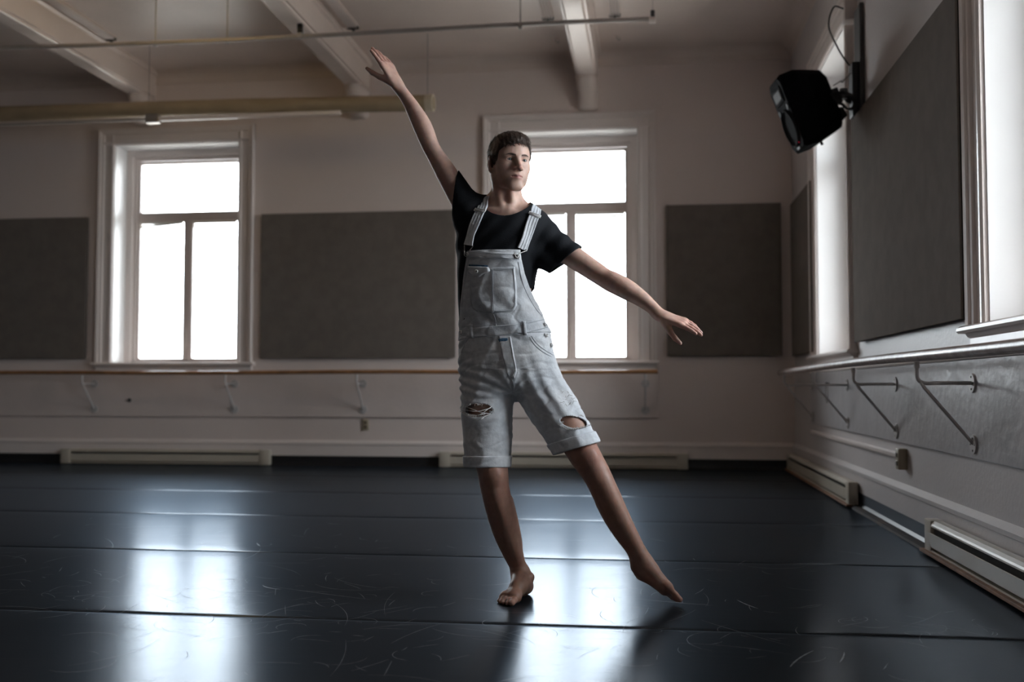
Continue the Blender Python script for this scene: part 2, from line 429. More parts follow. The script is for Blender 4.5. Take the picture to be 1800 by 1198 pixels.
# ------------------------------------------------------------------ windows
def make_window(name, label, loc, rz, blinds):
    root = thing(name, label, 'window', loc, rz, kind='structure')      # local: x along wall, y outward, z from the floor
    w = WIN_W / 2; z0, z1 = WIN_Z0, WIN_Z1
    def casing_prof(s):    # profile in (offset from opening edge, proudness)
        return [(0.0, 0), (0.0, -.018), (.012, -.028), (.03, -.028), (.036, -.016), (.105, -.016), (.112, -.03), (.125, -.034), (.135, -.03), (.14, -.045), (.165, -.05), (.172, -.04), (.172, 0)]
    for s in (-1, 1):
        bm = BM(); prism(bm, [(s * (w + u), v) for u, v in casing_prof(s)], 'z', z0 - .02, z1 + (.172))
        obj('casing', bm, M_TRIM, root)
    bm = BM(); prism(bm, [(v - .001, z1 + u) for u, v in casing_prof(1)], 'x', -w - .172, w + .172)
    obj('casing', bm, M_TRIM, root)
    bm = BM(); prism(bm, [(.30, z0 - .03), (.30, z0 + .004), (-.06, z0 + .002), (-.075, z0 - .006), (-.078, z0 - .02), (-.07, z0 - .03)], 'x', -w - .2, w + .2)
    obj('sill', bm, M_TRIM, root)
    bm = BM(); prism(bm, [(0, z0 - .03), (-.05, z0 - .03), (-.04, z0 - .045), (-.028, z0 - .052), (-.028, z0 - .085), (-.02, z0 - .09), (-.02, z0 - .115), (0, z0 - .12)], 'x', -w - .17, w + .17)
    obj('apron', bm, M_TRIM, root)
    for s in (-1, 1):
        a, b = sorted((s * w, s * (w - .008))); bm = BM(); box(bm, a, b, 0, .25, z0 + .004, z1); obj('jamb', bm, M_JAMB, root)
    bm = BM(); box(bm, -w, w, 0, .25, z1 - .008, z1); obj('jamb', bm, M_JAMB, root)
    # fixed outer frame (stepped) and sash bars
    fr = BM()
    for (i0, i1, y0, y1) in ((0, .075, .245, .41), (.075, .115, .285, .39)):
        for s in (-1, 1):
            a, b = sorted((s * (w - i0), s * (w - i1))); box(fr, a, b, y0, y1, z0 + .004, z1, .003)
        box(fr, -w + i0, w - i0, y0 + .001, y1, z1 - i1, z1 - i0, .003)
    box(fr, -w + .07, w - .07, .285, .39, z0 + .004, z0 + .03, .003)
    obj('frame', fr, M_TRIM, root)
    G = .33
    gx = w - .14
    sash = lambda: None
    def sash_frame(x0, x1, za, zb, t=.026):
        b = BM()
        box(b, x0 - t, x0, G - .028, G + .03, za - t, zb + t, .003); box(b, x1, x1 + t, G - .028, G + .03, za - t, zb + t, .003)
        box(b, x0 - t, x1 + t, G - .027, G + .03, za - t, za, .003); box(b, x0 - t, x1 + t, G - .027, G + .03, zb, zb + t, .003)
        o = obj('sash', b, M_FRAME, root)
        p = BM(); box(p, x0 - .003, x1 + .003, G, G + .004, za - .003, zb + .003)
        obj('pane', p, M_GLASS, o)
        return o
    sash_frame(-gx, gx, 2.72, 3.252)
    sash_frame(-gx, -.052, 1.118, 2.613); sash_frame(.052, gx, 1.118, 2.613)
    bm = BM(); box(bm, -gx - .025, gx + .025, G - .04, G + .045, 2.637, 2.697, .004); obj('transom', bm, M_FRAME, root)
    bm = BM(); box(bm, -.028, .028, G - .04, G + .045, z0 + .01, 2.64, .004); obj('mullion', bm, M_FRAME, root)
    bm = BM(); tube(bm, bez([(-.005, G - .045, 1.45), (.01, G - .06, 1.35), (-.012, G - .05, 1.2), (-.02, G - .045, 1.09)]), .004, 6); obj('crank_handle', bm, M_BLIND, root, smooth=True)
    # blinds pulled right up under the transom
    for (xa, xb, tilt) in blinds:
        b = BM(); box(b, xa + .004, xb - .004, G - .052, G - .03, 2.585, 2.612, .003)
        bo = obj('blind_headrail', b, M_BLIND, root)
        for k in range(5):
            b = BM()
            za = 2.575 - .008 * k
            vs = box(b, xa + .008, xb - .008, G - .054, G - .032, za - .0025, za + .0005)
            for v in vs: v.co.z += tilt * (v.co.x - xa) * (k + 2) / 6
            obj('blind_slat', b, M_BLIND, bo)
        b = BM(); tube(b, [(xa + .02, G - .05, 2.59), (xa + .025, G - .05, 2.2), (xa + .02, G - .048, 1.75)], .0018, 5); obj('blind_cord', b, M_BLIND, bo)
    return root
gx = WIN_W / 2 - .14
make_window('window_1', 'tall white-framed window in the back wall left of the dancer', (BACK_WINS[0], BACK_Y, 0), 0, [(-gx, -.052, .09), (.052, gx, .01)])
make_window('window_2', 'tall white-framed window in the back wall behind the dancer', (BACK_WINS[1], BACK_Y, 0), 0, [(-gx, -.052, .01), (.052, gx, .03)])
make_window('window_3', 'deep side window beside the hanging loudspeaker', (RIGHT_X, RIGHT_WINS[0], 0), math.radians(-90), [])
make_window('window_4', 'nearest side window cut by the right picture edge', (RIGHT_X, RIGHT_WINS[1], 0), math.radians(-90), [])
make_window('window_5', 'side window beside the viewer, outside the picture', (RIGHT_X, RIGHT_WINS[2], 0), math.radians(-90), [])

# ------------------------------------------------------------------ acoustic panels
def acoustic_panel(label, wall, u0, u1, z0, z1, th=.045):
    """fabric-covered board with a dark recessed edge"""
    if wall == 'back': loc, rz = ((u0 + u1) / 2, BACK_Y, z0), 0
    else: loc, rz = (RIGHT_X, (u0 + u1) / 2, z0), math.radians(-90)
    t = thing('acoustic_panel', label, 'acoustic panel', loc, rz, 'acoustic panels on the walls')
    w = (u1 - u0) / 2; h = z1 - z0
    bm = BM(); box(bm, -w, w, -th, -th + .012, 0, h, .004); obj('fabric_face', bm, M_PANEL, t)
    bm = BM(); box(bm, -w + .002, w - .002, -th + .011, -.012, .002, h - .002); obj('edge_board', bm, M_PANEL_EDGE, t)
    bm = BM(); box(bm, -w + .012, w - .012, -.014, 0, .012, h - .012); obj('backing_frame', bm, M_PANEL_EDGE, t)
acoustic_panel('dark grey sound panel left of the left back window', 'back', -7.6, -5.935, 1.108, 2.625)
acoustic_panel('widest dark grey sound panel, between the two back windows', 'back', -3.995, -1.93, 1.105, 2.612)
acoustic_panel('dark grey sound panel between right back window and room corner', 'back', .196, 1.305, 1.108, 2.608)
acoustic_panel('narrow grey sound panel on the side wall next to the corner', 'right', 8.90, 10.08, 1.10, 2.56)
acoustic_panel('large grey sound panel on the side wall below the loudspeaker', 'right', 4.68, 7.02, 1.10, 2.585, .06)

# ------------------------------------------------------------------ barre backing boards
bm = BM(); box(bm, LEFT_X, .10, BACK_Y - .022, BACK_Y, .497, .985, .004)
struct('trim_6', bm, M_BOARD, 'wide painted backing board behind the back wall barre', 'trim')
bm = BM(); box(bm, RIGHT_X - .022, RIGHT_X, REAR_Y, 9.12, .492, .925, .004)
struct('trim_7', bm, mat('side_board_paint', (0.47, 0.455, 0.465), 0.33, var=0.12, var_scale=5, bump=0.3, bump_scale=18), 'scuffed painted backing board behind the side wall barre', 'trim')
bm = BM(); prism(bm, [(RIGHT_X, .925), (RIGHT_X - .03, .925), (RIGHT_X - .034, .935), (RIGHT_X - .02, .95), (RIGHT_X, .955)], 'y', REAR_Y, 9.12)
struct('trim_8', bm, M_TRIM, 'narrow ledge moulding on top of the side backing board', 'trim')

# ------------------------------------------------------------------ barres
def bracket(bm_parent, name, x, y, rz, reach, zr, parent):
    """local: y toward the wall, wall face at y=reach"""
    e = []
    R = Matrix.Translation((x, y, 0)) @ Matrix.Rotation(rz, 4, 'Z')
    def W(p): return R @ Vector(p)
    z1, z2 = zr - .105, zr - .37
    bm = BM()
    tube(bm, [W(p) for p in bez([(0, 0, zr - .012), (0, 0, zr - .05), (0, .004, z1 + .018), (0, .03, z1), (0, .08, z1)], 5) + [Vector((0, reach, z1))]], .0085, 8)
    tube(bm, [W(p) for p in [(0, .012, z1 + .01), (0, .03, z1 - .02), (0, reach - .012, z2 + .012), (0, reach, z2)]], .008, 8)
    b = obj('bracket', bm, M_IRON, parent, smooth=True)
    for zz in (z1, z2):
        bm = BM(); tube(bm, [W((0, reach - .008, zz)), W((0, reach, zz))], .042, 16); obj('flange', bm, M_IRON, b, auto=True)
        for dx, dz in ((.026, 0), (-.026, 0), (0, .026), (0, -.026)):
            bm = BM(); tube(bm, [W((dx, reach - .011, zz + dz)), W((dx, reach - .007, zz + dz))], .005, 6); obj('screw', bm, M_STEEL, b)
    bm = BM(); tube(bm, [W((0, 0, zr - .04)), W((0, 0, zr - .012))], .012, 8); obj('saddle', bm, M_IRON, b)

t = thing('ballet_barre', 'long varnished wooden barre on the back wall', 'barre', (0, 0, 0), group='ballet barres')
bm = BM(); tube(bm, [(x, BACK_Y - .27, .955 + .004 * math.sin(x * 1.7)) for x in np.linspace(LEFT_X + .05, .10, 40)], .021, 14)
obj('rail', bm, M_BARRE, t, auto=True)
for bx in (-7.3, -5.83, -4.27, -2.89, -1.45, -.02):
    bracket(None, 'b', bx, BACK_Y - .27, 0, .27 - .022, .945, t)
t = thing('ballet_barre', 'worn painted barre running along the side wall into the foreground', 'barre', (0, 0, 0), group='ballet barres')
bm = BM()
ys = np.linspace(-1.2, 9.32, 70)
tube(bm, [(RIGHT_X - .255 + .004 * math.sin(y * 2.1), y, .937 - .006 * math.sin((y - 1) * .9)) for y in ys], .024, 14)
obj('rail', bm, M_BARRE2, t, auto=True)
for by in (9.02, 7.47, 6.05, 4.66, 3.27, 1.88, .48, -.9):
    bracket(None, 'b', RIGHT_X - .255, by, math.radians(-90), .255 - .022, .925, t)

# ------------------------------------------------------------------ baseboard heaters
def heater(label, loc, rz, L, z_lift=0.0, open_front=False, wood=False):
    t = thing('baseboard_heater', label, 'heater', loc, rz, 'electric baseboard heaters')      # local: x along wall, y toward wall (wall face y=0)
    w = L / 2; h = .157; d = .062; cap = .11
    bm = BM(); box(bm, -w, w, -.008, -.0, .008, h - .004); obj('back_plate', bm, M_HEAT, t)
    bm = BM(); prism(bm, [(-.008, h), (-.045, h), (-d + .004, h - .012), (-d, h - .02), (-d, h - .028), (-d + .003, h - .028), (-d + .006, h - .016), (-.045, h - .004), (-.008, h - .004)], 'x', -w + cap, w - cap)
    obj('top_hood', bm, M_HEAT, t)
    lean = .016 if open_front else 0
    bm = BM(); prism(bm, [(-d - lean, h - .052), (-d + .003 - lean, h - .05), (-d + .004, .036), (-d + .016, .028), (-d + .014, .025), (-d, .034)], 'x', -w + cap - .01, w - cap + .01)
    obj('front_panel', bm, M_HEAT, t)
    bm = BM(); prism(bm, [(-.008, .008), (-d + .002, .008), (-d, .012), (-d, .02), (-d + .004, .02), (-d + .006, .013), (-.008, .012)], 'x', -w + cap, w - cap)
    obj('bottom_lip', bm, M_HEAT, t)
    for s in (-1, 1):
        bm = BM(); a, b = sorted((s * w, s * (w - cap))); box(bm, a, b, -d - .003, 0, .004, h + .001, .006)
        obj('end_cap', bm, M_HEAT, t, auto=True)
    bm = BM(); tube(bm, [(-w + cap, -.03, .085), (w - cap, -.03, .085)], .008, 8); el = obj('heating_element', bm, M_FIN, t)
    fm = None
    n = int((L - 2 * cap) / .016)
    bm = BM()
    for k in range(n):
        x = -w + cap + (k + .5) * (L - 2 * cap) / n
        box(bm, x - .0006, x + .0006, -.05, -.012, .05, .12)
    f = obj('fins', bm, M_FIN, el); f['kind'] = 'stuff'
    if wood:
        bm = BM(); box(bm, -w - .02, w + .03, -d - .022, -.045, -.002, .012, .002)
        obj('wood_batten', bm, M_WOODBASE, t)
    return t
heater('beige baseboard heater under the left back window', (-5.007, BACK_Y - .036, 0), 0, 2.30)
heater('beige baseboard heater under the right back window behind the dancer', (-.845, BACK_Y - .036, 0), 0, 2.47)
heater('beige baseboard heater on the side wall at the room corner', (RIGHT_X - .03, 8.63, .012), math.radians(-90), 3.05, wood=True)
heater('nearest baseboard heater with sagging front, bottom right', (RIGHT_X - .03, 4.04, .012), math.radians(-90), 2.35, open_front=True, wood=True)

# ------------------------------------------------------------------ outlets and raceway
def outlet(label, loc, rz, d):
    t = thing('wall_outlet', label, 'outlet', loc, rz, 'wall outlets')
    bm = BM(); box(bm, -.036, .036, -d, 0, -.058, .058, .006); obj('box_body', bm, M_OUTLET, t, auto=True)
    for zz in (-.022, .022):
        bm = BM(); box(bm, -.017, .017, -d - .003, -d + .001, zz - .014, zz + .014, .004); s = obj('socket', bm, mat('socket_brown', (0.16, 0.12, 0.08), .4), t)
        for dx in (-.006, .006):
            bm = BM(); box(bm, dx - .0012, dx + .0012, -d - .0036, -d - .002, zz - .005, zz + .005); obj('slot', bm, M_HEAT_DK, s)
outlet('small beige power outlet low on the back wall', (-2.87, BACK_Y, .421), 0, .012)
outlet('boxy beige power outlet low on the side wall', (RIGHT_X, 5.94, .405), math.radians(-90), .05)
bm = BM(); prism(bm, [(RIGHT_X, .405), (RIGHT_X - .026, .405), (RIGHT_X - .03, .41), (RIGHT_X - .03, .428), (RIGHT_X - .026, .433), (RIGHT_X, .433)], 'y', 5.97, 9.12)
tag(obj('cable_raceway', bm, M_TRIM), 'white surface cable duct leading to the boxy outlet', 'cable duct')

# small hook with loop of cord hanging on the board between the barre brackets
t = thing('cord_loop', 'small loop of cord on a nail below the side barre', 'cord', (RIGHT_X - .022, 8.2, .83))
bm = BM(); tube(bm, [(.0, 0, 0), (-.03, 0, .004)], .008, 8); obj('nail', bm, M_DARKMETAL, t)
bm = BM(); tube(bm, [(-.02 , .05 * math.sin(a), -.075 + .075 * math.cos(a)) for a in np.linspace(0, 2 * math.pi, 24)], .0025, 6); obj('loop', bm, M_CORDG, t)
bm = BM(); tube(bm, [(-4.0 - 1.43 + .0, 0, 0), (-5.43, -.012, 0)], .018, 10)
for v in bm.verts: v.co += Vector((0, BACK_Y - .022, .67))
tag(obj('coat_peg', bm, M_DARKMETAL), 'small dark peg on the board below the left back window', 'peg')

# ------------------------------------------------------------------ ceiling pipe on rods
PZ, PY = 3.775, 8.25
t = thing('ceiling_pipe', 'thin horizontal pipe hung below the ceiling beams', 'pipe')
bm = BM(); tube(bm, [(x, PY + .006 * x, PZ - .012 * math.sin((x + 5) * 1.1)) for x in np.linspace(LEFT_X + .1, .04, 30)], .019, 12); obj('pipe_tube', bm, M_PIPE, t, auto=True)
for px_, ztop in ((-7.7, 1), (-4.2, 1), (-3.55, 1), (-1.02, 1)):
    bm = BM(); tube(bm, [(px_, PY, PZ + .01), (px_, PY, CEIL)], .006, 6); rd = obj('hanger_rod', bm, M_PIPE, t)
    bm = BM(); tube(bm, [(px_ - .014, PY - .005, PZ - .01), (px_ + .014, PY - .005, PZ - .01)], .024, 12); obj('rod_clip', bm, M_PIPE, rd)
for cx_ in (-2.9, ):
    bm = BM(); tube(bm, [(cx_ - .02, PY - .01, PZ), (cx_ + .02, PY - .01, PZ)], .03, 12)
    cl = obj('beam_clamp', bm, M_IRON, t, auto=True)
    bm = BM(); box(bm, cx_ - .02, cx_ + .02, PY - .03, PY + .012, PZ + .02, 3.88, .004); obj('clamp_block', bm, M_DARKMETAL, cl)
bm = BM(); tube(bm, [(.03, PY + .0, PZ - .004), (.085, PY, PZ - .004)], .03, 12); e = obj('end_fitting', bm, M_TRIM, t, auto=True)
bm = BM(); tube(bm, [(.06, PY, PZ + .02), (.06, PY, PZ + .075)], .018, 10); obj('end_valve', bm, M_DARKMETAL, e)
bm = BM(); tube(bm, [(.06, PY, PZ + .07), (.06, PY, CEIL)], .004, 6); obj('end_wire', bm, M_PIPE, e)

# ------------------------------------------------------------------ big beige rolled-screen tube
TY = 9.45
t = thing('rolled_screen_tube', 'long beige cylinder hung in front of the back wall beams', 'screen tube')
ax = lambda x: 3.505 - .012 * (x + 2) - .01 * math.sin((x + 2) * .8)
bm = BM(); tube(bm, [(x, TY, ax(x)) for x in np.linspace(LEFT_X + .1, -2.02, 26)], .077, 24); obj('tube_body', bm, M_TUBE, t, auto=True)
bm = BM(); tube(bm, [(-2.075, TY, ax(-2.03)), (-2.0, TY, ax(-2.0))], .082, 24); ec = obj('end_cap', bm, M_TUBE_END, t, auto=True)
bm = BM(); tube(bm, [(-2.001, TY, ax(-2.0)), (-1.992, TY, ax(-2.0))], .06, 20); obj('cap_recess', bm, M_TUBE, ec, auto=True)
bm = BM(); box(bm, -4.78, -2.9, TY - .05, TY - .02, ax(-4) - .125, ax(-4) - .082, .006); obj('bottom_bar', bm, M_TRIM, t)
bm = BM(); box(bm, LEFT_X + .1, -4.86, TY - .05, TY - .02, ax(-6) - .13, ax(-6) - .105, .006); obj('bottom_bar', bm, M_PIPE, t)
bm = BM(); box(bm, -4.88, -4.74, TY - .06, TY + .01, ax(-5) - .15, ax(-5) - .06, .008); obj('bar_coupling', bm, M_STEEL, t)
for x in (-7.9, -4.87, -2.06):
    bm = BM(); tube(bm, [(x, TY, ax(x) + .07), (x, TY, CEIL)], .0028, 6); obj('hanging_wire', bm, M_CORDG, t)
    bm = BM(); tube(bm, [(x - .012, TY, ax(x)), (x + .012, TY, ax(x))], .081, 24); obj('hanging_strap', bm, M_TUBE, t, auto=True)

# ------------------------------------------------------------------ ceiling strip fixtures beside the beams
def strip_fixture(label, x):
    t = thing('ceiling_strip_fixture', label, 'ceiling fixture', (x, 0, CEIL), 0, 'ribbed strip fixtures beside the beams')
    y1, y0 = 9.14, 7.75
    bm = BM(); box(bm, -.05, .05, y0, y1, -.022, 0, .004); obj('housing', bm, M_CEIL, t)
    for dx in (-.036, -.012, .012, .036):
        bm = BM(); tube(bm, [(dx, y0 + .03, -.034), (dx, y1 - .02, -.034)], .0085, 8); obj('rib', bm, M_TRIM, t, smooth=True)
    for yy in (y0 + .02, y1 - .015):
        bm = BM(); box(bm, -.052, .052, yy - .018, yy + .018, -.046, -.02, .004); e = obj('end_clip', bm, mat('brown_clip', (0.06, 0.045, 0.035), .5), t)
        bm = BM(); box(bm, -.012, .012, yy - .03, yy + .03, -.058, -.044, .003); obj('clip_screw_plate', bm, M_DARKMETAL, e)
for lab, x in (('ribbed ceiling strip fixture right of the leftmost beam', -5.10), ('ribbed ceiling strip fixture right of the middle beam', -2.70),
               ('ribbed ceiling strip fixture left of the brightly lit beam', -.875), ('ribbed ceiling strip fixture right of the brightly lit beam', -.272)):
    strip_fixture(lab, x)
def ceiling_hook(label, loc):
    t = thing('ceiling_hook', label, 'hook', loc, 0, 'small ceiling hooks near the cove')
    bm = BM(); tube(bm, [(0, 0, 0), (0, 0, -.012)], .028, 10); obj('hook_plate', bm, M_CEIL, t)
    bm = BM(); tube(bm, bez([(0, 0, -.01), (.0, 0, -.03), (.022, 0, -.045), (.03, 0, -.028)]), .006, 6); obj('hook', bm, M_PIPE, t)
ceiling_hook('small ceiling hook left of the lit beam near the back wall', (-.86, 9.75, CEIL)); ceiling_hook('small ceiling hook right of the lit beam near the back wall', (-.27, 9.75, CEIL))

# white conduit on the side wall above the loudspeaker
t = thing('wall_conduit', 'white vertical conduit above the loudspeaker mount', 'conduit', (RIGHT_X, 7.02, 0))
bm = BM(); tube(bm, [(-.03, .08, CEIL), (-.03, .08, 3.33)], .03, 12); obj('conduit_pipe', bm, M_TRIM, t, auto=True)
bm = BM(); box(bm, -.085, 0, .02, .14, 3.28, 3.42, .01); obj('junction_box', bm, M_TRIM, t, auto=True)

# ------------------------------------------------------------------ loudspeaker on wall mount
MX, MY, MZ = RIGHT_X, 6.93, 2.66
t = thing('speaker_mount', 'black wall bracket holding the loudspeaker', 'bracket', (MX, MY, MZ))
bm = BM(); box(bm, -.03, 0, -.09, .09, -.06, .66, .006); obj('mount_board', bm, M_GREYPL, t)
bm = BM(); box(bm, -.075, -.03, -.06, .06, -.08, .28, .008); obj('mount_plate', bm, M_BLACK, t)
bm = BM(); tube(bm, [(-.05, 0, .02), (-.09, -.0, .04), (-.125, -.02, .07)], .02, 10); obj('mount_arm', bm, M_BLACK, t)
bm = BM(); tube(bm, [(-.125, -.02, .04), (-.125, -.02, .11)], .026, 12); obj('swivel', bm, M_GREYPL, t)
M_SPK = mat('speaker_grey', (.02, .02, .021), .85, spec=.04)
# cabinet: local x = width, y = depth (front at -y), z = up
sp = thing('loudspeaker', 'black loudspeaker tilted down from the side wall mount', 'speaker')
W_, D_, H_ = .17, .30, .275           # half width front, depth, half height
prof_f = []
bm = BM()
def spk_ring(y, w, h, ch):
    return [(-w + ch, y, -h), (w - ch, y, -h), (w, y, -h + ch), (w, y, h - ch), (w - ch, y, h), (-w + ch, y, h), (-w, y, h - ch), (-w, y, -h + ch)]
rings = [spk_ring(0, .155, .265, .04), spk_ring(.02, .172, .282, .03), spk_ring(.12, .172, .282, .03), spk_ring(.20, .155, .265, .05), spk_ring(.34, .10, .225, .05), spk_ring(.36, .08, .2, .05)]
vr = [[bm.verts.new(p) for p in r] for r in rings]
for a, b in zip(vr, vr[1:]):
    for k in range(8): bm.faces.new((a[k], a[(k + 1) % 8], b[(k + 1) % 8], b[k]))
bm.faces.new(vr[-1]); bm.faces.new(vr[0][::-1])
obj('cabinet', bm, mat('speaker_black', (.007, .007, .008), .85, spec=.05), sp)
bm = BM(); box(bm, -.11, .11, -.008, .012, .09, .215, .01); hn = obj('horn_bezel', bm, M_SPK, sp)
bm = BM(); box(bm, -.09, .09, -.012, .0, .115, .195, .008); obj('horn_mouth', bm, M_HEAT_DK, hn)
bm = BM()
for ra, rb, ya, yb in ((.150, .136, -.004, -.016), (.136, .122, -.016, -.004), (.122, .05, -.004, .012), (.05, .0001, .012, -.002)):
    A = [bm.verts.new((ra * math.cos(a), ya, ra * math.sin(a) - .1)) for a in np.linspace(0, 2 * math.pi, 33)[:-1]]
    B = [bm.verts.new((rb * math.cos(a), yb, rb * math.sin(a) - .1)) for a in np.linspace(0, 2 * math.pi, 33)[:-1]]
    for k in range(32): bm.faces.new((A[k], A[(k + 1) % 32], B[(k + 1) % 32], B[k]))
obj('woofer', bm, M_SPK, sp, auto=True)
for s in (-1, 1):
    bm = BM(); tube(bm, [(s * .115, .001, .045), (s * .115, -.006, .045)], .022, 14); obj('port', bm, M_HEAT_DK, sp)
bm = BM(); tube(bm, [(.07, -.004, -.225), (.07, -.01, -.225)], .005, 8); 
led = bpy.data.materials.new('red_led'); led.use_nodes = True
led.node_tree.nodes['Principled BSDF'].inputs['Base Color'].default_value = (.3, .01, .02, 1)
led.node_tree.nodes['Principled BSDF'].inputs['Emission Color'].default_value = (1, .05, .1, 1)
led.node_tree.nodes['Principled BSDF'].inputs['Emission Strength'].default_value = .35
obj('power_led', bm, led, sp)
bm = BM(); box(bm, -.03, .03, -.006, .003, -.268, -.248, .003); obj('badge', bm, mat('speaker_badge', (.12, .12, .12), .6), sp)
for zz, s in ((.288, 1), (-.288, -1)):
    bm = BM(); tube(bm, [(0, .17, zz - s * .02), (0, .17, zz + s * .012)], .011, 8); obj('rigging_bolt', bm, M_BLACK, sp)
bm = BM(); prism(bm, [(.20, -.265), (.33, -.235), (.335, -.2), (.40, -.17), (.395, -.1), (.36, -.09), (.33, -.18)], 'x', -.07, .07); obj('rear_panel', bm, M_BLACK, sp)
bm = BM(); box(bm, -.05, .05, .35, .42, -.06, .06, .008); obj('mount_block', bm, M_BLACK, sp)
SP_C = at(1382, 204, 6.86)
sp.location = SP_C
# front faces left and slightly to the viewer, tilted down
sp.rotation_mode = 'XYZ'
fdir = Vector((-.93, -.10, -.36)).normalized()
yax = -fdir; xax = yax.cross(Vector((0, 0, 1))).normalized(); zax = xax.cross(yax)
R3 = Matrix((xax, yax, zax)).transposed()
sp.matrix_world = Matrix.Translation(SP_C) @ R3.to_4x4() @ Matrix.Scale(.88, 4)

bm = BM(); tube(bm, bez([(RIGHT_X - .09, 7.05, 3.36), (RIGHT_X - .16, 7.02, 3.36), (RIGHT_X - .20, 6.98, 3.22), (RIGHT_X - .15, 6.95, 3.06), (RIGHT_X - .09, 6.94, 2.95), (RIGHT_X - .07, 6.93, 2.93)]), .006, 6)
mount = bpy.data.objects['speaker_mount']
o = obj('power_cable', bm, M_CORD, mount, smooth=True); o.matrix_parent_inverse = Matrix.Translation((-MX, -MY, -MZ)); o['label'] = 'thin black cable looping up to the conduit'
bm = BM(); tube(bm, bez([(RIGHT_X - .085, 6.86, 2.86), (RIGHT_X - .14, 6.85, 2.8), (RIGHT_X - .16, 6.80, 2.79), (RIGHT_X - .21, 6.79, 2.76)]), .004, 6)
tag(obj('signal_wire', bm, M_CORDG, smooth=True), 'thin grey wire running behind the loudspeaker', 'cable')
bm = BM()
pts = []
for k in range(70):
    a = k / 69 * 2 * math.pi * 3.5
    pts.append((RIGHT_X - .125 + .075 * math.cos(a) * .9 - .0006 * k, 6.775 - .0005 * k, 2.655 + .055 * math.sin(a) * (1 if math.cos(a) > 0 else .7) + .03 * -math.cos(a)))
tube(bm, pts, .006, 6)
tag(obj('coiled_cable', bm, M_CORD, smooth=True), 'black cable coil tied at the speaker mount', 'cable')

# warm globe lamp on the ceiling between the beams, just above the picture
t = thing('ceiling_lamp', 'warm globe lamp on the ceiling just above the picture edge', 'lamp', (-3.75, 7.4, CEIL))
bm = BM(); tube(bm, [(0, 0, 0), (0, 0, -.03)], .08, 20); obj('lamp_canopy', bm, M_TRIM, t, auto=True)
bm = BM(); bmesh.ops.create_uvsphere(bm, u_segments=24, v_segments=14, radius=.11)
for v in bm.verts: v.co.z -= .12
lm = bpy.data.materials.new('lit_globe'); lm.use_nodes = True
lb_ = lm.node_tree.nodes['Principled BSDF']; lb_.inputs['Base Color'].default_value = (.8, .7, .5, 1)
lb_.inputs['Emission Color'].default_value = (1, .72, .30, 1); lb_.inputs['Emission Strength'].default_value = 14.0
obj('lamp_globe', bm, lm, t, smooth=True)

# ================================================================== the dancer
# Organic shapes are grown from blended tapered volumes and meshed with surface nets.
def V3(v): return np.array(v, dtype=np.float32)
def smin(a, b, k):
    if k <= 0: return np.minimum(a, b)
    h = np.maximum(k - np.abs(a - b), 0) / k
    return np.minimum(a, b) - h * h * k * 0.25
def smax(a, b, k): return -smin(-a, -b, k)

class Seg:
    """tapered capsule a-b; optionally flattened: thickness along 'n' is scaled by 'f'"""
    def __init__(s, a, b, ra, rb, n=None, f=1.0):
        s.a, s.b = V3(a), V3(b); s.ra, s.rb = ra, rb
        s.n = None if n is None else V3(Vector(n).normalized()); s.f = f
        s.c = (s.a + s.b) / 2; s.r = float(np.linalg.norm(s.b - s.a)) / 2 + max(ra, rb)
    def __call__(s, p):
        ab = s.b - s.a; q = p - s.a
        t = np.clip(q @ ab / max(float(ab @ ab), 1e-9), 0, 1)
        q = q - t[..., None] * ab
        if s.n is not None:
            q = q + (q @ s.n)[..., None] * s.n * (1 / s.f - 1)
        l = np.sqrt(np.einsum('...i,...i->...', q, q))
        return (l - (s.ra + (s.rb - s.ra) * t)) * (min(s.f, 1.0) if s.n is not None else 1.0)

class Ell:
    """ellipsoid, axes = rows of R"""
    def __init__(s, c, rad, R=None):
        s.c = V3(c); s.rad = V3(rad); s.R = np.eye(3, dtype=np.float32) if R is None else np.array(R, dtype=np.float32); s.r = float(max(rad))
    def __call__(s, p):
        q = (p - s.c) @ s.R.T
        k0 = np.sqrt(np.einsum('...i,...i->...', q / s.rad, q / s.rad))
        g = q / (s.rad * s.rad)
        k1 = np.sqrt(np.einsum('...i,...i->...', g, g)) + 1e-9
        return k0 * (k0 - 1) / k1

class Chain:
    """smooth tapered tube through (point, radius) knots"""
    def __init__(s, knots, n=5, N=None, f=1.0):
        P = bez([k[0] for k in knots], n)
        t = np.linspace(0, len(knots) - 1, len(P)); R = np.interp(t, range(len(knots)), [k[1] for k in knots])
        R = np.convolve(np.pad(R, 2, mode='edge'), np.ones(5) / 5, 'valid')
        s.segs = [Seg(P[i], P[i + 1], R[i], R[i + 1], N, f) for i in range(len(P) - 1)]
        A_ = np.array([tuple(p) for p in P]); s.c = V3((A_.min(0) + A_.max(0)) / 2); s.r = float(np.linalg.norm(A_ - s.c, axis=1).max() + R.max())
    def __call__(s, p):
        d = s.segs[0](p)
        for g in s.segs[1:]: d = np.minimum(d, g(p))
        return d
    def cull(s, P, cen, h):
        """as __call__ on blocks, skipping the pieces too far from each block"""
        D = np.full(P.shape[:-1], 1.0, dtype=np.float32)
        for g in s.segs:
            m = np.linalg.norm(cen - g.c, axis=1) < g.r + h * 1.8 + .06
            if m.any(): D[m] = np.minimum(D[m], g(P[m]))
        return D

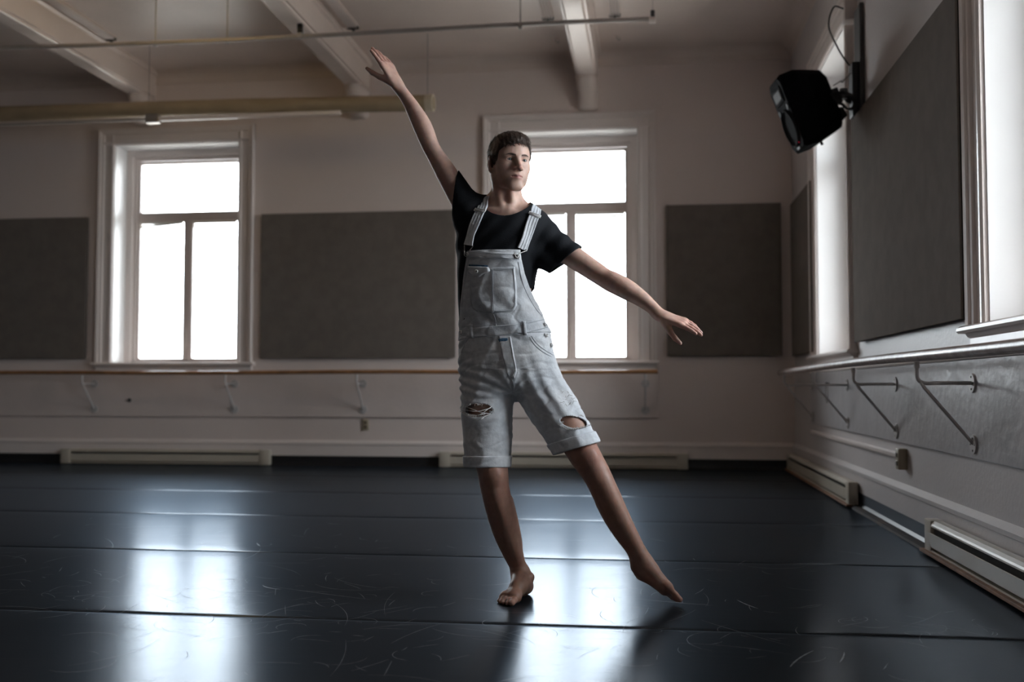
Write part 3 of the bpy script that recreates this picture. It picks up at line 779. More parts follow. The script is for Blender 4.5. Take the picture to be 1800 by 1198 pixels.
class Loft:
    """upright stack of super-ellipses: rows (z, cx, cy, rx, ry)"""
    def __init__(s, rows, p=2.3, cap=.05):
        rows = sorted(rows); A = np.array(rows, dtype=np.float64)
        zz = np.linspace(A[0, 0], A[-1, 0], 120)
        s.z = zz; s.t = [np.convolve(np.pad(np.interp(zz, A[:, 0], A[:, i]), 6, mode='edge'), np.ones(13) / 13, 'valid') for i in range(1, 5)]
        s.p = p; s.cap = cap
        s.c = V3((A[:, 1].mean(), A[:, 2].mean(), A[:, 0].mean())); s.r = float((A[-1, 0] - A[0, 0]) / 2 + A[:, 3].max())
    def __call__(s, q):
        z = q[..., 2]
        cx, cy, rx, ry = [np.interp(z, s.z, t).astype(np.float32) for t in s.t]
        e = (np.abs((q[..., 0] - cx) / rx) ** s.p + np.abs((q[..., 1] - cy) / ry) ** s.p) ** (1 / s.p)
        d = (e - 1) * np.minimum(rx, ry)
        return smax(d, np.maximum(z - s.z[-1], s.z[0] - z), s.cap)

class Field:
    def __init__(s): s.ops = []; s.post = None
    def add(s, prim, k=.012): s.ops.append(('u', prim, k)); return s
    def sub(s, prim, k=.004): s.ops.append(('s', prim, k)); return s
    def __call__(s, p):                                        # any points, no culling
        d = np.full(p.shape[:-1], 1.0, dtype=np.float32)
        for op, pr, k in s.ops:
            d = smin(d, pr(p), k) if op == 'u' else smax(d, -pr(p), k)
        return s.post(p, d) if s.post else d
    def blocks(s, P, cen, h):
        D = np.full(P.shape[:-1], 1.0, dtype=np.float32)
        for op, pr, k in s.ops:
            m = np.linalg.norm(cen - pr.c, axis=1) < pr.r + h * 1.8 + k + .012
            if not m.any(): continue
            v = pr.cull(P[m], cen[m], h) if isinstance(pr, Chain) else pr(P[m])
            D[m] = smin(D[m], v, k) if op == 'u' else smax(D[m], -v, k)
        return s.post(P, D) if s.post else D

def surface(field, lo, hi, vox, nb=12, slack=1.35, extra=.012):
    """mesh the zero level inside the box lo..hi: vertices, quads"""
    lo = np.array(lo, float); n = np.ceil((np.array(hi) - lo) / (vox * nb)).astype(int)
    I = np.stack(np.meshgrid(*[np.arange(k) for k in n], indexing='ij'), -1).reshape(-1, 3)
    B = vox * nb; cen = (lo + (I + .5) * B).astype(np.float32); hd = B * math.sqrt(3) / 2
    f0 = field.post; field.post = None; dc = field(cen); field.post = f0
    I = I[np.abs(dc) < hd * slack + extra]
    loc = np.stack(np.meshgrid(*[np.arange(nb + 1)] * 3, indexing='ij'), -1)
    N = n * nb + 1
    keys = []; verts = []; quads = []
    S0, S1 = int(N[1] * N[2]), int(N[2])
    lin = lambda c: c[..., 0].astype(np.int64) * S0 + c[..., 1] * S1 + c[..., 2]
    corners = np.array([(i, j, k) for i in (0, 1) for j in (0, 1) for k in (0, 1)])
    edges = [(a, b) for a in range(8) for b in range(a + 1, 8) if np.abs(corners[a] - corners[b]).sum() == 1]
    for s in range(0, len(I), 400):
        Ib = I[s:s + 400]
        g = Ib[:, None, None, None, :] * nb + loc
        P = (lo + g * vox).astype(np.float32)
        D = field.blocks(P, (lo + (Ib + .5) * B).astype(np.float32), hd)
        ins = D < 0
        cnt = sum(ins[:, i:i + nb, j:j + nb, k:k + nb].astype(np.int8) for i, j, k in corners)
        a = np.argwhere((cnt > 0) & (cnt < 8))
        if len(a):
            vals = np.stack([D[a[:, 0], a[:, 1] + i, a[:, 2] + j, a[:, 3] + k] for i, j, k in corners], 1)
            acc = np.zeros((len(a), 3)); c2 = np.zeros(len(a))
            for e0, e1 in edges:
                v0, v1 = vals[:, e0], vals[:, e1]
                m = (v0 < 0) != (v1 < 0)
                t = np.where(m, v0 / np.where(m, v0 - v1, 1), 0)[:, None]
                acc += (corners[e0] + (corners[e1] - corners[e0]) * t) * m[:, None]; c2 += m
            cell = Ib[a[:, 0]] * nb + a[:, 1:]
            keys.append(lin(cell)); verts.append(lo + (cell + acc / c2[:, None]) * vox)
        for ax in range(3):
            sl1 = [slice(None)] + [slice(0, nb)] * 3; sl2 = list(sl1); sl2[1 + ax] = slice(1, nb + 1)
            A, Bv = ins[tuple(sl1)], ins[tuple(sl2)]
            e = np.argwhere(A != Bv)
            if not len(e): continue
            base = Ib[e[:, 0]] * nb + e[:, 1:]
            flip = A[tuple(e.T)]
            u = np.zeros(3, int); w = np.zeros(3, int); u[(ax + 1) % 3] = 1; w[(ax + 2) % 3] = 1
            q = np.stack([lin(base - u - w), lin(base - w), lin(base), lin(base - u)], 1)
            q[~flip] = q[~flip][:, ::-1]
            quads.append(q)
    keys = np.concatenate(keys); verts = np.concatenate(verts); quads = np.concatenate(quads)
    o = np.argsort(keys); keys = keys[o]; verts = verts[o]
    qi = np.searchsorted(keys, quads); qi = np.minimum(qi, len(keys) - 1)
    ok = (keys[qi] == quads).all(1)
    return verts, qi[ok]

def mesh_np(name, v, f, m, parent=None, smooth=True):
    me = bpy.data.meshes.new(name)
    me.vertices.add(len(v)); me.vertices.foreach_set('co', np.asarray(v, np.float32).ravel())
    k = f.shape[1]
    me.loops.add(len(f) * k); me.loops.foreach_set('vertex_index', f.astype(np.int32).ravel())
    me.polygons.add(len(f)); me.polygons.foreach_set('loop_start', np.arange(0, len(f) * k, k, dtype=np.int32))
    me.update(calc_edges=True); me.validate()
    return link(name, me, m, parent, smooth)

def near(fn, p, d, band=.03):
    """apply a displacement only close to the surface"""
    m = np.abs(d) < band
    out = d.copy()
    if m.any(): out[m] = fn(p[m], d[m])
    return out

def waves(p, freq, seed, n=7, aniso=(1, 1, 1)):
    r = np.random.default_rng(seed); out = 0
    for _ in range(n):
        w = r.normal(size=3); w = w / np.linalg.norm(w) * freq * r.uniform(.6, 1.5) * np.array(aniso)
        out = out + np.sin(p @ w.astype(np.float32) + r.uniform(0, 6.28))
    return out / n

U = 0.00222                                     # metres per pixel at the dancer
A = at
person = thing('person', 'dancer in black t-shirt and pale ripped denim overalls, barefoot with one arm raised', 'person', (-.47, 3.95, 0))
def fix(o):                                     # parent without moving
    o.matrix_parent_inverse = Matrix.Translation(-person.location); return o

# ---- skeleton
SH_R, EL_R, WR_R = A(823, 374, 3.96), A(757, 257, 3.93), A(699, 150, 3.93)
SH_L, EL_L, WR_L = A(955, 416, 3.96), A(1071, 494, 3.90), A(1163, 555, 3.84)
BR = A(911, 278, 3.868)                         # bridge of the nose
yaw = math.radians(30)
hF = Vector((math.sin(yaw), -math.cos(yaw), -.02)).normalized(); hZ = Vector((0.02, 0, 1)); hL = hZ.cross(hF).normalized(); hZ = hF.cross(hL).normalized()
HO = BR - hF * .087
HR = np.array([hL, hF, hZ], dtype=np.float32)   # rows: local axes (viewer-right, forward, up)
HS = 0.985
def H(x, y, z): return HO + (hL * x + hF * y + hZ * z) * HS
def hell(x, y, z, rx, ry, rz, R=None):
    return Ell(H(x, y, z), (rx * HS, ry * HS, rz * HS), HR if R is None else R @ HR)
def hseg(a, b, ra, rb, n=None, f=1.0):
    return Seg(H(*a), H(*b), ra * HS, rb * HS, n, f)

body = Field()
# torso
TY0 = 3.96
def row(py, xl, xr, ry, Yc=TY0, dx=0.0):
    a, b = A(xl, py, Yc), A(xr, py, Yc)
    return ((a.z + b.z) / 2, (a.x + b.x) / 2, Yc, (b.x - a.x) / 2 - dx, ry - dx)
TROWS = [(362, 846, 938, .070, 3.975), (375, 826, 952, .085, 3.97), (395, 812, 960, .100), (420, 807, 956, .112), (450, 808, 948, .114), (480, 809, 941, .110), (515, 810, 938, .103),
         (550, 812, 944, .102), (590, 813, 960, .108), (630, 815, 968, .115), (670, 820, 962, .112), (690, 830, 950, .10)]
body.add(Loft([row(*r, dx=.012) if len(r) == 4 else row(*r[:4], Yc=r[4], dx=.012) for r in TROWS], 2.25, .06), 0)
# collar bones and chest
NB = A(889, 374, 3.905)
body.add(Seg(NB + Vector((-.015, 0, 0)), SH_R + Vector((.02, -.03, .015)), .013, .012), .03)
body.add(Seg(NB + Vector((.015, 0, 0)), SH_L + Vector((-.02, -.03, .015)), .013, .012), .03)
# neck
n0, n1 = H(0, -.032, -.06), A(888, 368, 3.975)
body.add(Seg(n0, n1, .052, .058), .03)
for s, ns in ((-1, -.012), (1, .012)):
    body.add(Seg(H(s * .055, -.03, -.06), NB + Vector((ns, .004, .006)), .013, .009), .018)
body.add(hseg((0, .022, -.135), (0, .028, -.15), .012, .012), .015)
body.add(Seg(n1 + Vector((-.03, .01, .03)), SH_R + Vector((.01, .02, .03)), .03, .03), .05)
body.add(Seg(n1 + Vector((.03, .01, .03)), SH_L + Vector((-.01, .02, .03)), .03, .03), .05)
# arms
def arm(S, E, W, prof_u, prof_f, bend):
    pts = [S + (E - S) * t for t, _ in prof_u]; rs = [r for _, r in prof_u]
    kn = list(zip(pts, rs))[:-1]
    pts = [E + (W - E) * t + bend * math.sin(math.pi * t) for t, _ in prof_f]; rs = [r for _, r in prof_f]
    body.add(Chain(kn + list(zip(pts, rs)), 4), .025)
arm(SH_R, EL_R, WR_R, [(0, .050), (.25, .043), (.55, .040), (.85, .034), (1, .033)], [(0, .033), (.22, .038), (.4, .036), (.65, .028), (.88, .0215), (1, .0205)], Vector((.010, 0, .004)))
body.add(Ell(EL_R + (SH_R - EL_R) * .45 + Vector((.010, -.012, .0)), (.027, .027, .07), np.array([(.87, 0, .5), (0, 1, 0), (-.5, 0, .87)])), .03)
arm(SH_L, EL_L, WR_L, [(0, .053), (.3, .045), (.6, .041), (.85, .038), (1, .037)], [(0, .036), (.2, .040), (.42, .036), (.65, .029), (.86, .0225), (1, .021)], Vector((.004, 0, .012)))
body.add(Seg(EL_L + (WR_L - EL_L) * .06 + Vector((-.00, -.015, .016)), EL_L + (WR_L - EL_L) * .35 + Vector((0, -.010, .012)), .020, .019), .03)

# hands
def hand(W, a, n, sign, thumb_dir, curls, spread, roll):
    a = Vector(a).normalized(); n = Vector(n); n = (n - a * n.dot(a)).normalized()
    b = (a.cross(n) if sign > 0 else n.cross(a)).normalized()
    Rm = Matrix.Rotation(roll, 3, a); n = Rm @ n; b = Rm @ b
    def Q(l, w, t): return W + a * l + b * w + n * t
    # palm: metacarpal rays, flattened
    bases = []
    for i, (w0, w1, l1) in enumerate(((.016, .030, .092), (.006, .010, .096), (-.006, -.010, .091), (-.016, -.029, .082))):
        body.add(Seg(Q(.0, w0, 0), Q(l1, w1, -.002), .0165, .0125, n, .8), .012)
        bases.append((w1, l1))
    body.add(Seg(Q(-.02, 0, 0), Q(.02, 0, 0), .021, .022, n, .82), .015)
    lens = (.074, .083, .077, .060)
    for i, (w1, l1) in enumerate(bases):
        L = lens[i]; p = Q(l1 - .004, w1, -.001); sp = spread[i]; cu = curls[i]
        ang = 0; d0 = (a * math.cos(sp) + b * math.sin(sp)).normalized()
        for j, (fl, r0, r1) in enumerate(((.47, .0092, .0082), (.30, .0082, .0075), (.23, .0074, .0062))):
            ang += cu * (.7, 1.0, .7)[j]
            d = d0 * math.cos(ang) + n * math.sin(ang)
            q = p + d * L * fl
            body.add(Seg(p, q, r0, r1), .0035 if j else .006)
            p = q
    td = [Vector(x) for x in thumb_dir]
    p = Q(.026, .020, .010)
    for j, (L, r0, r1) in enumerate(((.046, .0165, .0115), (.033, .0108, .0098), (.026, .0098, .0072))):
        d = (a * td[j].x + b * td[j].y + n * td[j].z).normalized(); q = p + d * L
        body.add(Seg(p, q, r0, r1), .012 if j == 0 else .004); p = q
aR = A(656, 74, 3.90) - WR_R
hand(WR_R, aR, Vector((-.87, 0, -.5)), 1, [(.80, .35, .50), (.86, .20, .46), (.93, .1, .36)], (.05, .10, .14, .18), (.10, .02, -.04, -.10), math.radians(-28))
aL = A(1240, 581, 3.77) - WR_L
hand(WR_L, aL, Vector((-.3, 0, -.9)), -1, [(.78, .38, .50), (.84, .20, .50), (.92, .05, .40)], (.10, .16, .18, .20), (.06, .0, -.05, -.10), math.radians(24))

# legs
def chain(pts, k=.03):
    body.add(Chain(pts, 3), k)
HIP_R, KN_R, AN_R = A(858, 630, 3.97), A(868, 846, 3.86), A(917, 1010, 3.975)
chain([(A(856, 640, 3.97), .092), (A(858, 720, 3.93), .076), (A(862, 790, 3.89), .064), (A(867, 835, 3.865), .057), (A(871, 862, 3.875), .0535),
       (A(878, 892, 3.90), .054), (A(886, 922, 3.93), .0535), (A(895, 952, 3.955), .046), (A(906, 983, 3.97), .034), (A(915, 1006, 3.98), .0285)])
body.add(Ell(A(866, 838, 3.815), (.030, .018, .034)), .03)                                   # kneecap
body.add(Seg(A(868, 866, 3.83), A(908, 985, 3.945), .018, .014), .03)                        # shin
body.add(Seg(A(887, 880, 3.945), A(903, 950, 3.98), .029, .020), .04)                       # calf
chain([(A(925, 640, 3.965), .088), (A(965, 700, 3.94), .076), (A(1002, 755, 3.91), .066), (A(1028, 800, 3.885), .060), (A(1048, 832, 3.875), .051),
       (A(1064, 865, 3.875), .0505), (A(1079, 898, 3.88), .051), (A(1096, 930, 3.88), .044), (A(1113, 958, 3.88), .036), (A(1125, 980, 3.88), .030)])
body.add(Ell(A(1034, 803, 3.835), (.032, .018, .034)), .03)
body.add(Seg(A(1062, 850, 3.85), A(1124, 968, 3.86), .018, .013), .03)
body.add(Seg(A(1062, 880, 3.92), A(1082, 920, 3.92), .032, .026), .03)

# standing foot
HEEL = Vector((-.468, 4.0, .0)); TOE = Vector((-.535, 3.745, .0)); fd = (TOE - HEEL).normalized(); fs = Vector((-fd.y, fd.x, 0))   # fs: medial side (viewer right)
if fs.x < 0: fs = -fs
def F(l, s, z): return HEEL + fd * l + fs * s + Vector((0, 0, z))
body.add(Seg(F(.018, 0, .030), F(.05, 0, .033), .030, .029), .02)
body.add(Seg(A(915, 1006, 3.98), F(.045, 0, .05), .030, .034), .025)
body.add(Seg(A(916, 1012, 3.965), F(.12, .008, .05), .030, .028), .03)
body.add(Seg(F(.08, .006, .05), F(.175, .014, .026), .032, .022), .025)
body.add(Seg(F(.05, -.01, .024), F(.165, -.022, .018), .024, .018), .02)
body.add(Seg(F(.175, .022, .02), F(.165, -.028, .017), .021, .016), .018)
body.add(Ell(F(.035, .030, .072), (.012, .016, .014)), .015)                                  # ankle bones
body.add(Ell(F(.04, -.030, .062), (.012, .016, .014)), .015)
for (s0, s1, l1, r) in ((.026, .030, .236, .0125), (.010, .011, .232, .0085), (-.004, -.007, .224, .008), (-.017, -.023, .212, .0078), (-.028, -.036, .197, .0072)):
    body.add(Seg(F(.17, s0, .018), F(l1 - .02, s1, .017), .012, r), .008); body.add(Seg(F(l1 - .02, s1, .016), F(l1, s1 * 1.03, r * .95), r, r * .95), .004)
# pointed foot
AK = A(1125, 982, 3.88); HE = A(1120, 995, 3.885); BALL = A(1171, 1034, 3.862); TIP = A(1194, 1060, 3.860)
TIP.z = .011; 
pd = (BALL - AK).normalized(); ps = Vector((.25, -.9, .35)); ps = (ps - pd * ps.dot(pd)).normalized(); pn = pd.cross(ps).normalized()     # pn: sole/top axis
if pn.z < 0: pn = -pn
body.add(Seg(HE, HE + pd * .03 - pn * .004, .0255, .024), .02)
body.add(Seg(A(1124, 978, 3.88), A(1140, 1000, 3.875), .030, .030), .025)
body.add(Seg(A(1134, 992, 3.875), BALL + pn * .006, .031, .021), .025)
body.add(Seg(HE + pd * .03, BALL - pn * .010, .022, .016), .02)
body.add(Seg(BALL + ps * .026, BALL - ps * .026, .019, .016), .018)
body.add(Ell(AK + ps * .028 + Vector((0.0, 0, .004)), (.013, .013, .014)), .015)
tdv = (TIP - BALL).normalized()
for (s0, l, r) in ((.026, .060, .0118), (.009, .060, .0082), (-.006, .055, .0078), (-.018, .048, .0075), (-.029, .040, .0070)):
    p0 = BALL + ps * s0; p1 = p0 + tdv * l
    p1.z = max(p1.z, r * .97)
    body.add(Seg(p0, p0 + (p1 - p0) * .6, .0125, r), .008); body.add(Seg(p0 + (p1 - p0) * .6, p1, r, r * .92), .004)

# head
body.add(hell(0, -.014, .030, .0735, .094, .083), .02)
body.add(hell(0, .026, .030, .062, .060, .062), .03)
body.add(hell(0, .022, -.030, .0595, .060, .075), .03)
for s in (-1, 1):
    body.add(hseg((s * .056, -.012, -.045), (s * .050, .000, -.072), .016, .014), .022)          # jaw angle
    body.add(hseg((s * .052, .000, -.072), (s * .018, .066, -.106), .0150, .0148), .022)        # jaw line
    body.add(hell(s * .043, .048, -.030, .021, .021, .020), .025); body.add(hell(s * .034, .036, -.062, .024, .030, .034), .022)                            # cheekbone
    body.add(hseg((s * .047, .062, .016), (s * .013, .080, .012), .0095, .0105), .014)        # brow ridge
body.add(hell(0, .066, -.106, .021, .018, .015), .018)                                       # chin
body.add(hell(0, .058, -.070, .034, .029, .030), .022)                                       # muzzle
for s in (-1, 1):
    body.sub(hell(s * .031, .094, -.002, .0185, .0175, .0105), .014)                         # eye socket
body.add(hseg((0, .082, .004), (0, .104, -.034), .0075, .0095), .012)                         # nose
body.add(hell(0, .106, -.039, .0105, .0105, .0095), .008)
for s in (-1, 1):
    body.add(hell(s * .0125, .0955, -.043, .0075, .0105, .0072), .006)
    body.sub(hell(s * .0065, .1015, -.0505, .0034, .006, .0035), .002)
    body.add(Ell(H(s * .031, .0655, -.003), (.0150, .0150, .0135), HR), .005)                 # lids
    body.sub(hell(s * .0315, .083, -.0035, .0138, .0130, .0052), .002)
body.add(hseg((-.019, .0775, -.0690), (-.005, .0885, -.0665), .0038, .0052), .006)
body.add(hseg((.019, .0775, -.0690), (.005, .0885, -.0665), .0038, .0052), .006)
body.add(hseg((-.015, .079, -.0765), (.015, .079, -.0765), .0058, .0058), .006)
body.add(hell(0, .0845, -.0770, .012, .007, .0062), .006)
body.sub(hseg((-.023, .080, -.0718), (0, .0955, -.0712), .0016, .0018), .002)
body.sub(hseg((.023, .080, -.0718), (0, .0955, -.0712), .0016, .0018), .002)
for s in (-1, 1):
    ca, sa = math.cos(s * .35), math.sin(s * .35)
    Re = np.array([(ca, -sa, 0), (sa, ca, 0), (0, 0, 1)], dtype=np.float32)
    body.add(hell(s * .0805, -.014, -.010, .0075, .0190, .031, Re), .006)
    body.add(hell(s * .0785, -.008, -.036, .006, .009, .011, Re), .006)
    body.sub(hell(s * .0890, -.008, -.008, .0060, .0105, .0165, Re), .004)

bv, bq = surface(body, (-1.30, 3.55, -.01), (.30, 4.20, 2.20), VOX)
# skin colouring: lips, stubble shade, redder knees, knuckles, toes
hl = (bv - np.array(HO)) @ HR.T.astype(float) / HS
lip = np.exp(-(((hl[:, 2] + .0725) / .0085) ** 4)) * np.exp(-((hl[:, 0] / .021) ** 4)) * (hl[:, 1] > .074)
stub = np.clip(1 - np.abs(hl[:, 2] + .088) / .038, 0, 1) * (hl[:, 1] > .0) * (np.abs(hl[:, 0]) < .075) * (hl[:, 2] > -.13)
red = np.zeros(len(bv))
for c, r in ((KN_R, .07), (A(1034, 803, 3.84), .07), (A(1195, 1055, 3.86), .06), (TOE, .06), (WR_R + aR * .75, .09), (WR_L + aL * .75, .09), (H(0, .105, -.04), .02), (EL_L, .05), (H(-.075, -.01, -.01), .03)):
    red = np.maximum(red, np.exp(-(np.linalg.norm(bv - np.array(c), axis=1) / r) ** 2))
base = np.array([0.56, 0.365, 0.295])
col = np.tile(base, (len(bv), 1))
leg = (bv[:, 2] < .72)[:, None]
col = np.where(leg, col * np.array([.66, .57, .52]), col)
col = col + (np.array([.46, .22, .18]) - col) * (red * .5)[:, None]
col = col + (np.array([.27, .185, .15]) - col) * (stub * .35)[:, None]
col = col + (np.array([.36, .145, .135]) - col) * (lip * .85)[:, None]
def skin_mat():
    m = bpy.data.materials.new('skin'); m.use_nodes = True
    N = m.node_tree.nodes; L = m.node_tree.links; b = N['Principled BSDF']
    at_ = N.new('ShaderNodeAttribute'); at_.attribute_name = 'skin_tone'
    no = N.new('ShaderNodeTexNoise'); no.inputs['Scale'].default_value = 45; no.inputs['Detail'].default_value = 5
    tc = N.new('ShaderNodeTexCoord'); L.new(tc.outputs['Object'], no.inputs['Vector'])
    mx = N.new('ShaderNodeMix'); mx.data_type = 'RGBA'; mx.blend_type = 'MULTIPLY'
    mr = N.new('ShaderNodeMapRange'); mr.inputs[1].default_value = .3; mr.inputs[2].default_value = .7; mr.inputs[3].default_value = .86; mr.inputs[4].default_value = 1.08
    L.new(no.outputs['Fac'], mr.inputs[0]); mx.inputs[0].default_value = 1
    L.new(at_.outputs['Color'], mx.inputs[6]); L.new(mr.outputs[0], mx.inputs[7]); L.new(mx.outputs[2], b.inputs['Base Color'])
    b.inputs['Roughness'].default_value = .48; b.inputs['Specular IOR Level'].default_value = .4
    b.inputs['Subsurface Weight'].default_value = .25; b.inputs['Subsurface Radius'].default_value = (1, .35, .18); b.inputs['Subsurface Scale'].default_value = .006
    bp = N.new('ShaderNodeBump'); bp.inputs['Strength'].default_value = .12; bp.inputs['Distance'].default_value = .002
    n2 = N.new('ShaderNodeTexNoise'); n2.inputs['Scale'].default_value = 220; L.new(tc.outputs['Object'], n2.inputs['Vector'])
    L.new(n2.outputs['Fac'], bp.inputs['Height']); L.new(bp.outputs['Normal'], b.inputs['Normal'])
    return m
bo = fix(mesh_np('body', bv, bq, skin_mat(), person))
ca = bo.data.color_attributes.new('skin_tone', 'FLOAT_COLOR', 'POINT')
ca.data.foreach_set('color', np.concatenate([col, np.ones((len(col), 1))], 1).astype(np.float32).ravel())
print('body', len(bv), len(bq))

# eyes
def eye_mat():
    m = bpy.data.materials.new('eyeball'); m.use_nodes = True
    N = m.node_tree.nodes; L = m.node_tree.links; b = N['Principled BSDF']
    tc = N.new('ShaderNodeTexCoord'); sx = N.new('ShaderNodeSeparateXYZ'); L.new(tc.outputs['Object'], sx.inputs[0])
    cr = N.new('ShaderNodeValToRGB'); e = cr.color_ramp; e.interpolation = 'LINEAR'
    mr = N.new('ShaderNodeMapRange'); mr.inputs[1].default_value = .008; mr.inputs[2].default_value = .0125
    L.new(sx.outputs['Y'], mr.inputs[0]); L.new(mr.outputs[0], cr.inputs[0])
    e.elements[0].position = .50; e.elements[0].color = (.42, .37, .35, 1)
    e.elements[1].position = .56; e.elements[1].color = (.05, .06, .065, 1)
    x = e.elements.new(.86); x.color = (.08, .095, .10, 1); x = e.elements.new(.90); x.color = (.004, .004, .004, 1)
    L.new(cr.outputs[0], b.inputs['Base Color']); b.inputs['Roughness'].default_value = .12
    return m
me_ = eye_mat()
gaze = (hF + hL * .22 + hZ * .0).normalized(); gx_ = gaze.cross(Vector((0, 0, 1))).normalized(); gz_ = gx_.cross(gaze)
for s in (-1, 1):
    bm = BM(); bmesh.ops.create_uvsphere(bm, u_segments=24, v_segments=16, radius=.0128)
    o = obj('eye', bm, me_, person, smooth=True)
    o.matrix_parent_inverse = Matrix.Translation(-person.location)
    o.matrix_basis = Matrix.Translation(H(s * .031, .0658, -.0035)) @ Matrix((gx_, gaze, gz_)).transposed().to_4x4()

# hair: cap that follows the skull plus many small locks
hair = Field()
hair.add(hell(0, -.016, .034, .0800, .099, .0890), 0)
hair.add(hell(0, .010, .022, .0775, .066, .062), .02)
hair.add(hell(0, .028, .052, .062, .060, .052), .03)
hair.add(hell(.006, .035, .085, .050, .050, .024), .02)
hair.add(hell(0, -.045, -.01, .066, .062, .06), .03)
HRf = HR.astype(np.float32); HOf = V3(HO)
def hair_post(p, d):
    q = (p - HOf) @ HRf.T / HS
    x, y, z = q[..., 0], q[..., 1], q[..., 2]
    # hairline height as a function of how far forward
    line = np.interp(y, [-.12, -.06, -.034, -.030, -.002, .003, .034, .044, .052, .066, .078, .12], [-.075, -.068, -.055, .022, .024, -.020, -.016, .020, .042, .056, .061, .061]).astype(np.float32)
    line = line + .0018 * np.sin(x * 150 + 1.3) + .0010 * np.sin(x * 390) + np.where(y > .05, .10 * np.clip(x, -.05, .05) - .004, 0)
    s = np.sin(x * 520 + 3 * np.sin(y * 60 + z * 50)) * .0009 + np.sin((x + .5 * y) * 300 + 2 * np.sin(z * 80)) * .0012
    thin = np.clip((.03 - z) / .06, 0, 1) * .0005                     # cropped sides
    return smax(d + s + thin, (line - z), .006)
hair.post = hair_post
hv, hq = surface(hair, np.array(HO) - .16, np.array(HO) + .16, .0026)
def hair_mat():
    m = mat('dark_brown_hair', (.058, .032, .021), .5, var=.5, var_scale=90, bump=.4, bump_scale=260)
    return m
bm = BM()
me = bpy.data.meshes.new('hair_tmp')
hn_v = Vector
sel = rng.choice(len(hv), 5200, replace=False)
hloc = (hv - np.array(HO)) @ HR.T / HS
cenh = np.array([0, -.02, .02])
locks = []; lf = []
for i in sel:
    x, y, z = hloc[i]
    nrm = (hloc[i] - cenh); nrm = nrm / np.linalg.norm(nrm)
    if y > .05 and z < .045: continue
    top = max(0, min(1, (z - .03) / .05))
    sw = np.array([.55 * top + .1 * rng.normal(), .75 * top - .3 * (1 - top), -.35 - .4 * (1 - top)])     # combing direction
    sw = sw - nrm * (sw @ nrm); sw = sw / (np.linalg.norm(sw) + 1e-6)
    d = sw * .9 + nrm * (.10 + .22 * rng.random()) + rng.normal(size=3) * .10
    d /= np.linalg.norm(d)
    L = (.008 + .014 * top) * rng.uniform(.6, 1.2)
    side = np.cross(d, nrm); side /= np.linalg.norm(side) + 1e-6
    w = .0011
    p0 = hloc[i] - nrm * .002; p1 = p0 + d * L * .55 + nrm * .0008; p2 = p0 + d * L - nrm * .0012
    k = len(locks)
    locks += [p0 - side * w, p0 + side * w, p1 + side * w * .8, p1 - side * w * .8, p2]
    lf += [(k, k + 1, k + 2), (k, k + 2, k + 3), (k + 3, k + 2, k + 4)]
lw = np.array(HO) + (np.array(locks) * HS) @ HR
tri = np.concatenate([hq[:, [0, 1, 2]], hq[:, [0, 2, 3]], np.array(lf) + len(hv)])
fix(mesh_np('hair', np.concatenate([hv, lw]), tri, hair_mat(), person))
body_bvh = BVHTree.FromPolygons([tuple(v) for v in bv], [tuple(q) for q in bq])
for s in (-1, 1):
    bm = BM(); n = 13; rows_ = []
    for i in range(n):
        t = i / (n - 1); x = s * (.012 + .037 * t); zc = .0115 + .0040 * math.sin(min(t * 1.2, 1.0) * math.pi * .6) - .003 * max(0, t - .7) / .3
        hw = .0036 * (1 - .75 * max(0, t - .55) / .45) * (.75 + .25 * min(1, t * 5))
        r_ = []
        for k, (dz, lift) in enumerate(((-1, .0002), (-.4, .0016), (.4, .0016), (1, .0002))):
            hit = body_bvh.ray_cast(H(x, .16, zc + dz * hw), -hF)
            p = hit[0] if hit[0] is not None else H(x, .08, zc)
            r_.append(bm.verts.new(p + hF * lift))
        rows_.append(r_)
    for a, b in zip(rows_, rows_[1:]):
        for k in range(3): bm.faces.new((a[k], a[k + 1], b[k + 1], b[k]))
    fix(obj('eyebrow', bm, mat('eyebrow_hair', (.095, .06, .047), .7, bump=.5, bump_scale=500), person, smooth=True))

# fine body hair on the lower legs, which catches the window light
bo.data.update()
vn = np.zeros(len(bv) * 3, np.float32); bo.data.vertex_normals.foreach_get('vector', vn); vn = vn.reshape(-1, 3)
cand = np.where((bv[:, 2] < .60) & (bv[:, 2] > .13))[0]
cand = rng.choice(cand, 3600, replace=False)
hv_, hf_ = [], []
for i in cand:
    p = bv[i]; n_ = vn[i]; d = n_ * .55 + np.array([0, 0, -.75]) + rng.normal(size=3) * .25; d /= np.linalg.norm(d)
    L = rng.uniform(.006, .013); s_ = np.cross(d, n_); s_ /= np.linalg.norm(s_) + 1e-6
    k = len(hv_); w_ = .00022
    hv_ += [p - s_ * w_, p + s_ * w_, p + d * L]; hf_.append((k, k + 1, k + 2))
lh = fix(mesh_np('leg_hair', np.array(hv_), np.array(hf_), mat('leg_hair_brown', (.20, .13, .09), .5), person)); lh['kind'] = 'stuff'

# ------------------------------------------------------------------ clothes
def plane_cut(p, o, n):                        # positive beyond the plane
    n = V3(Vector(n).normalized()); return (p - V3(o)) @ n
def imgdir(dx, dy, dY=0.0):                    # direction given as it looks in the picture (x right, y down)
    return Vector((dx, dY, -dy)).normalized()

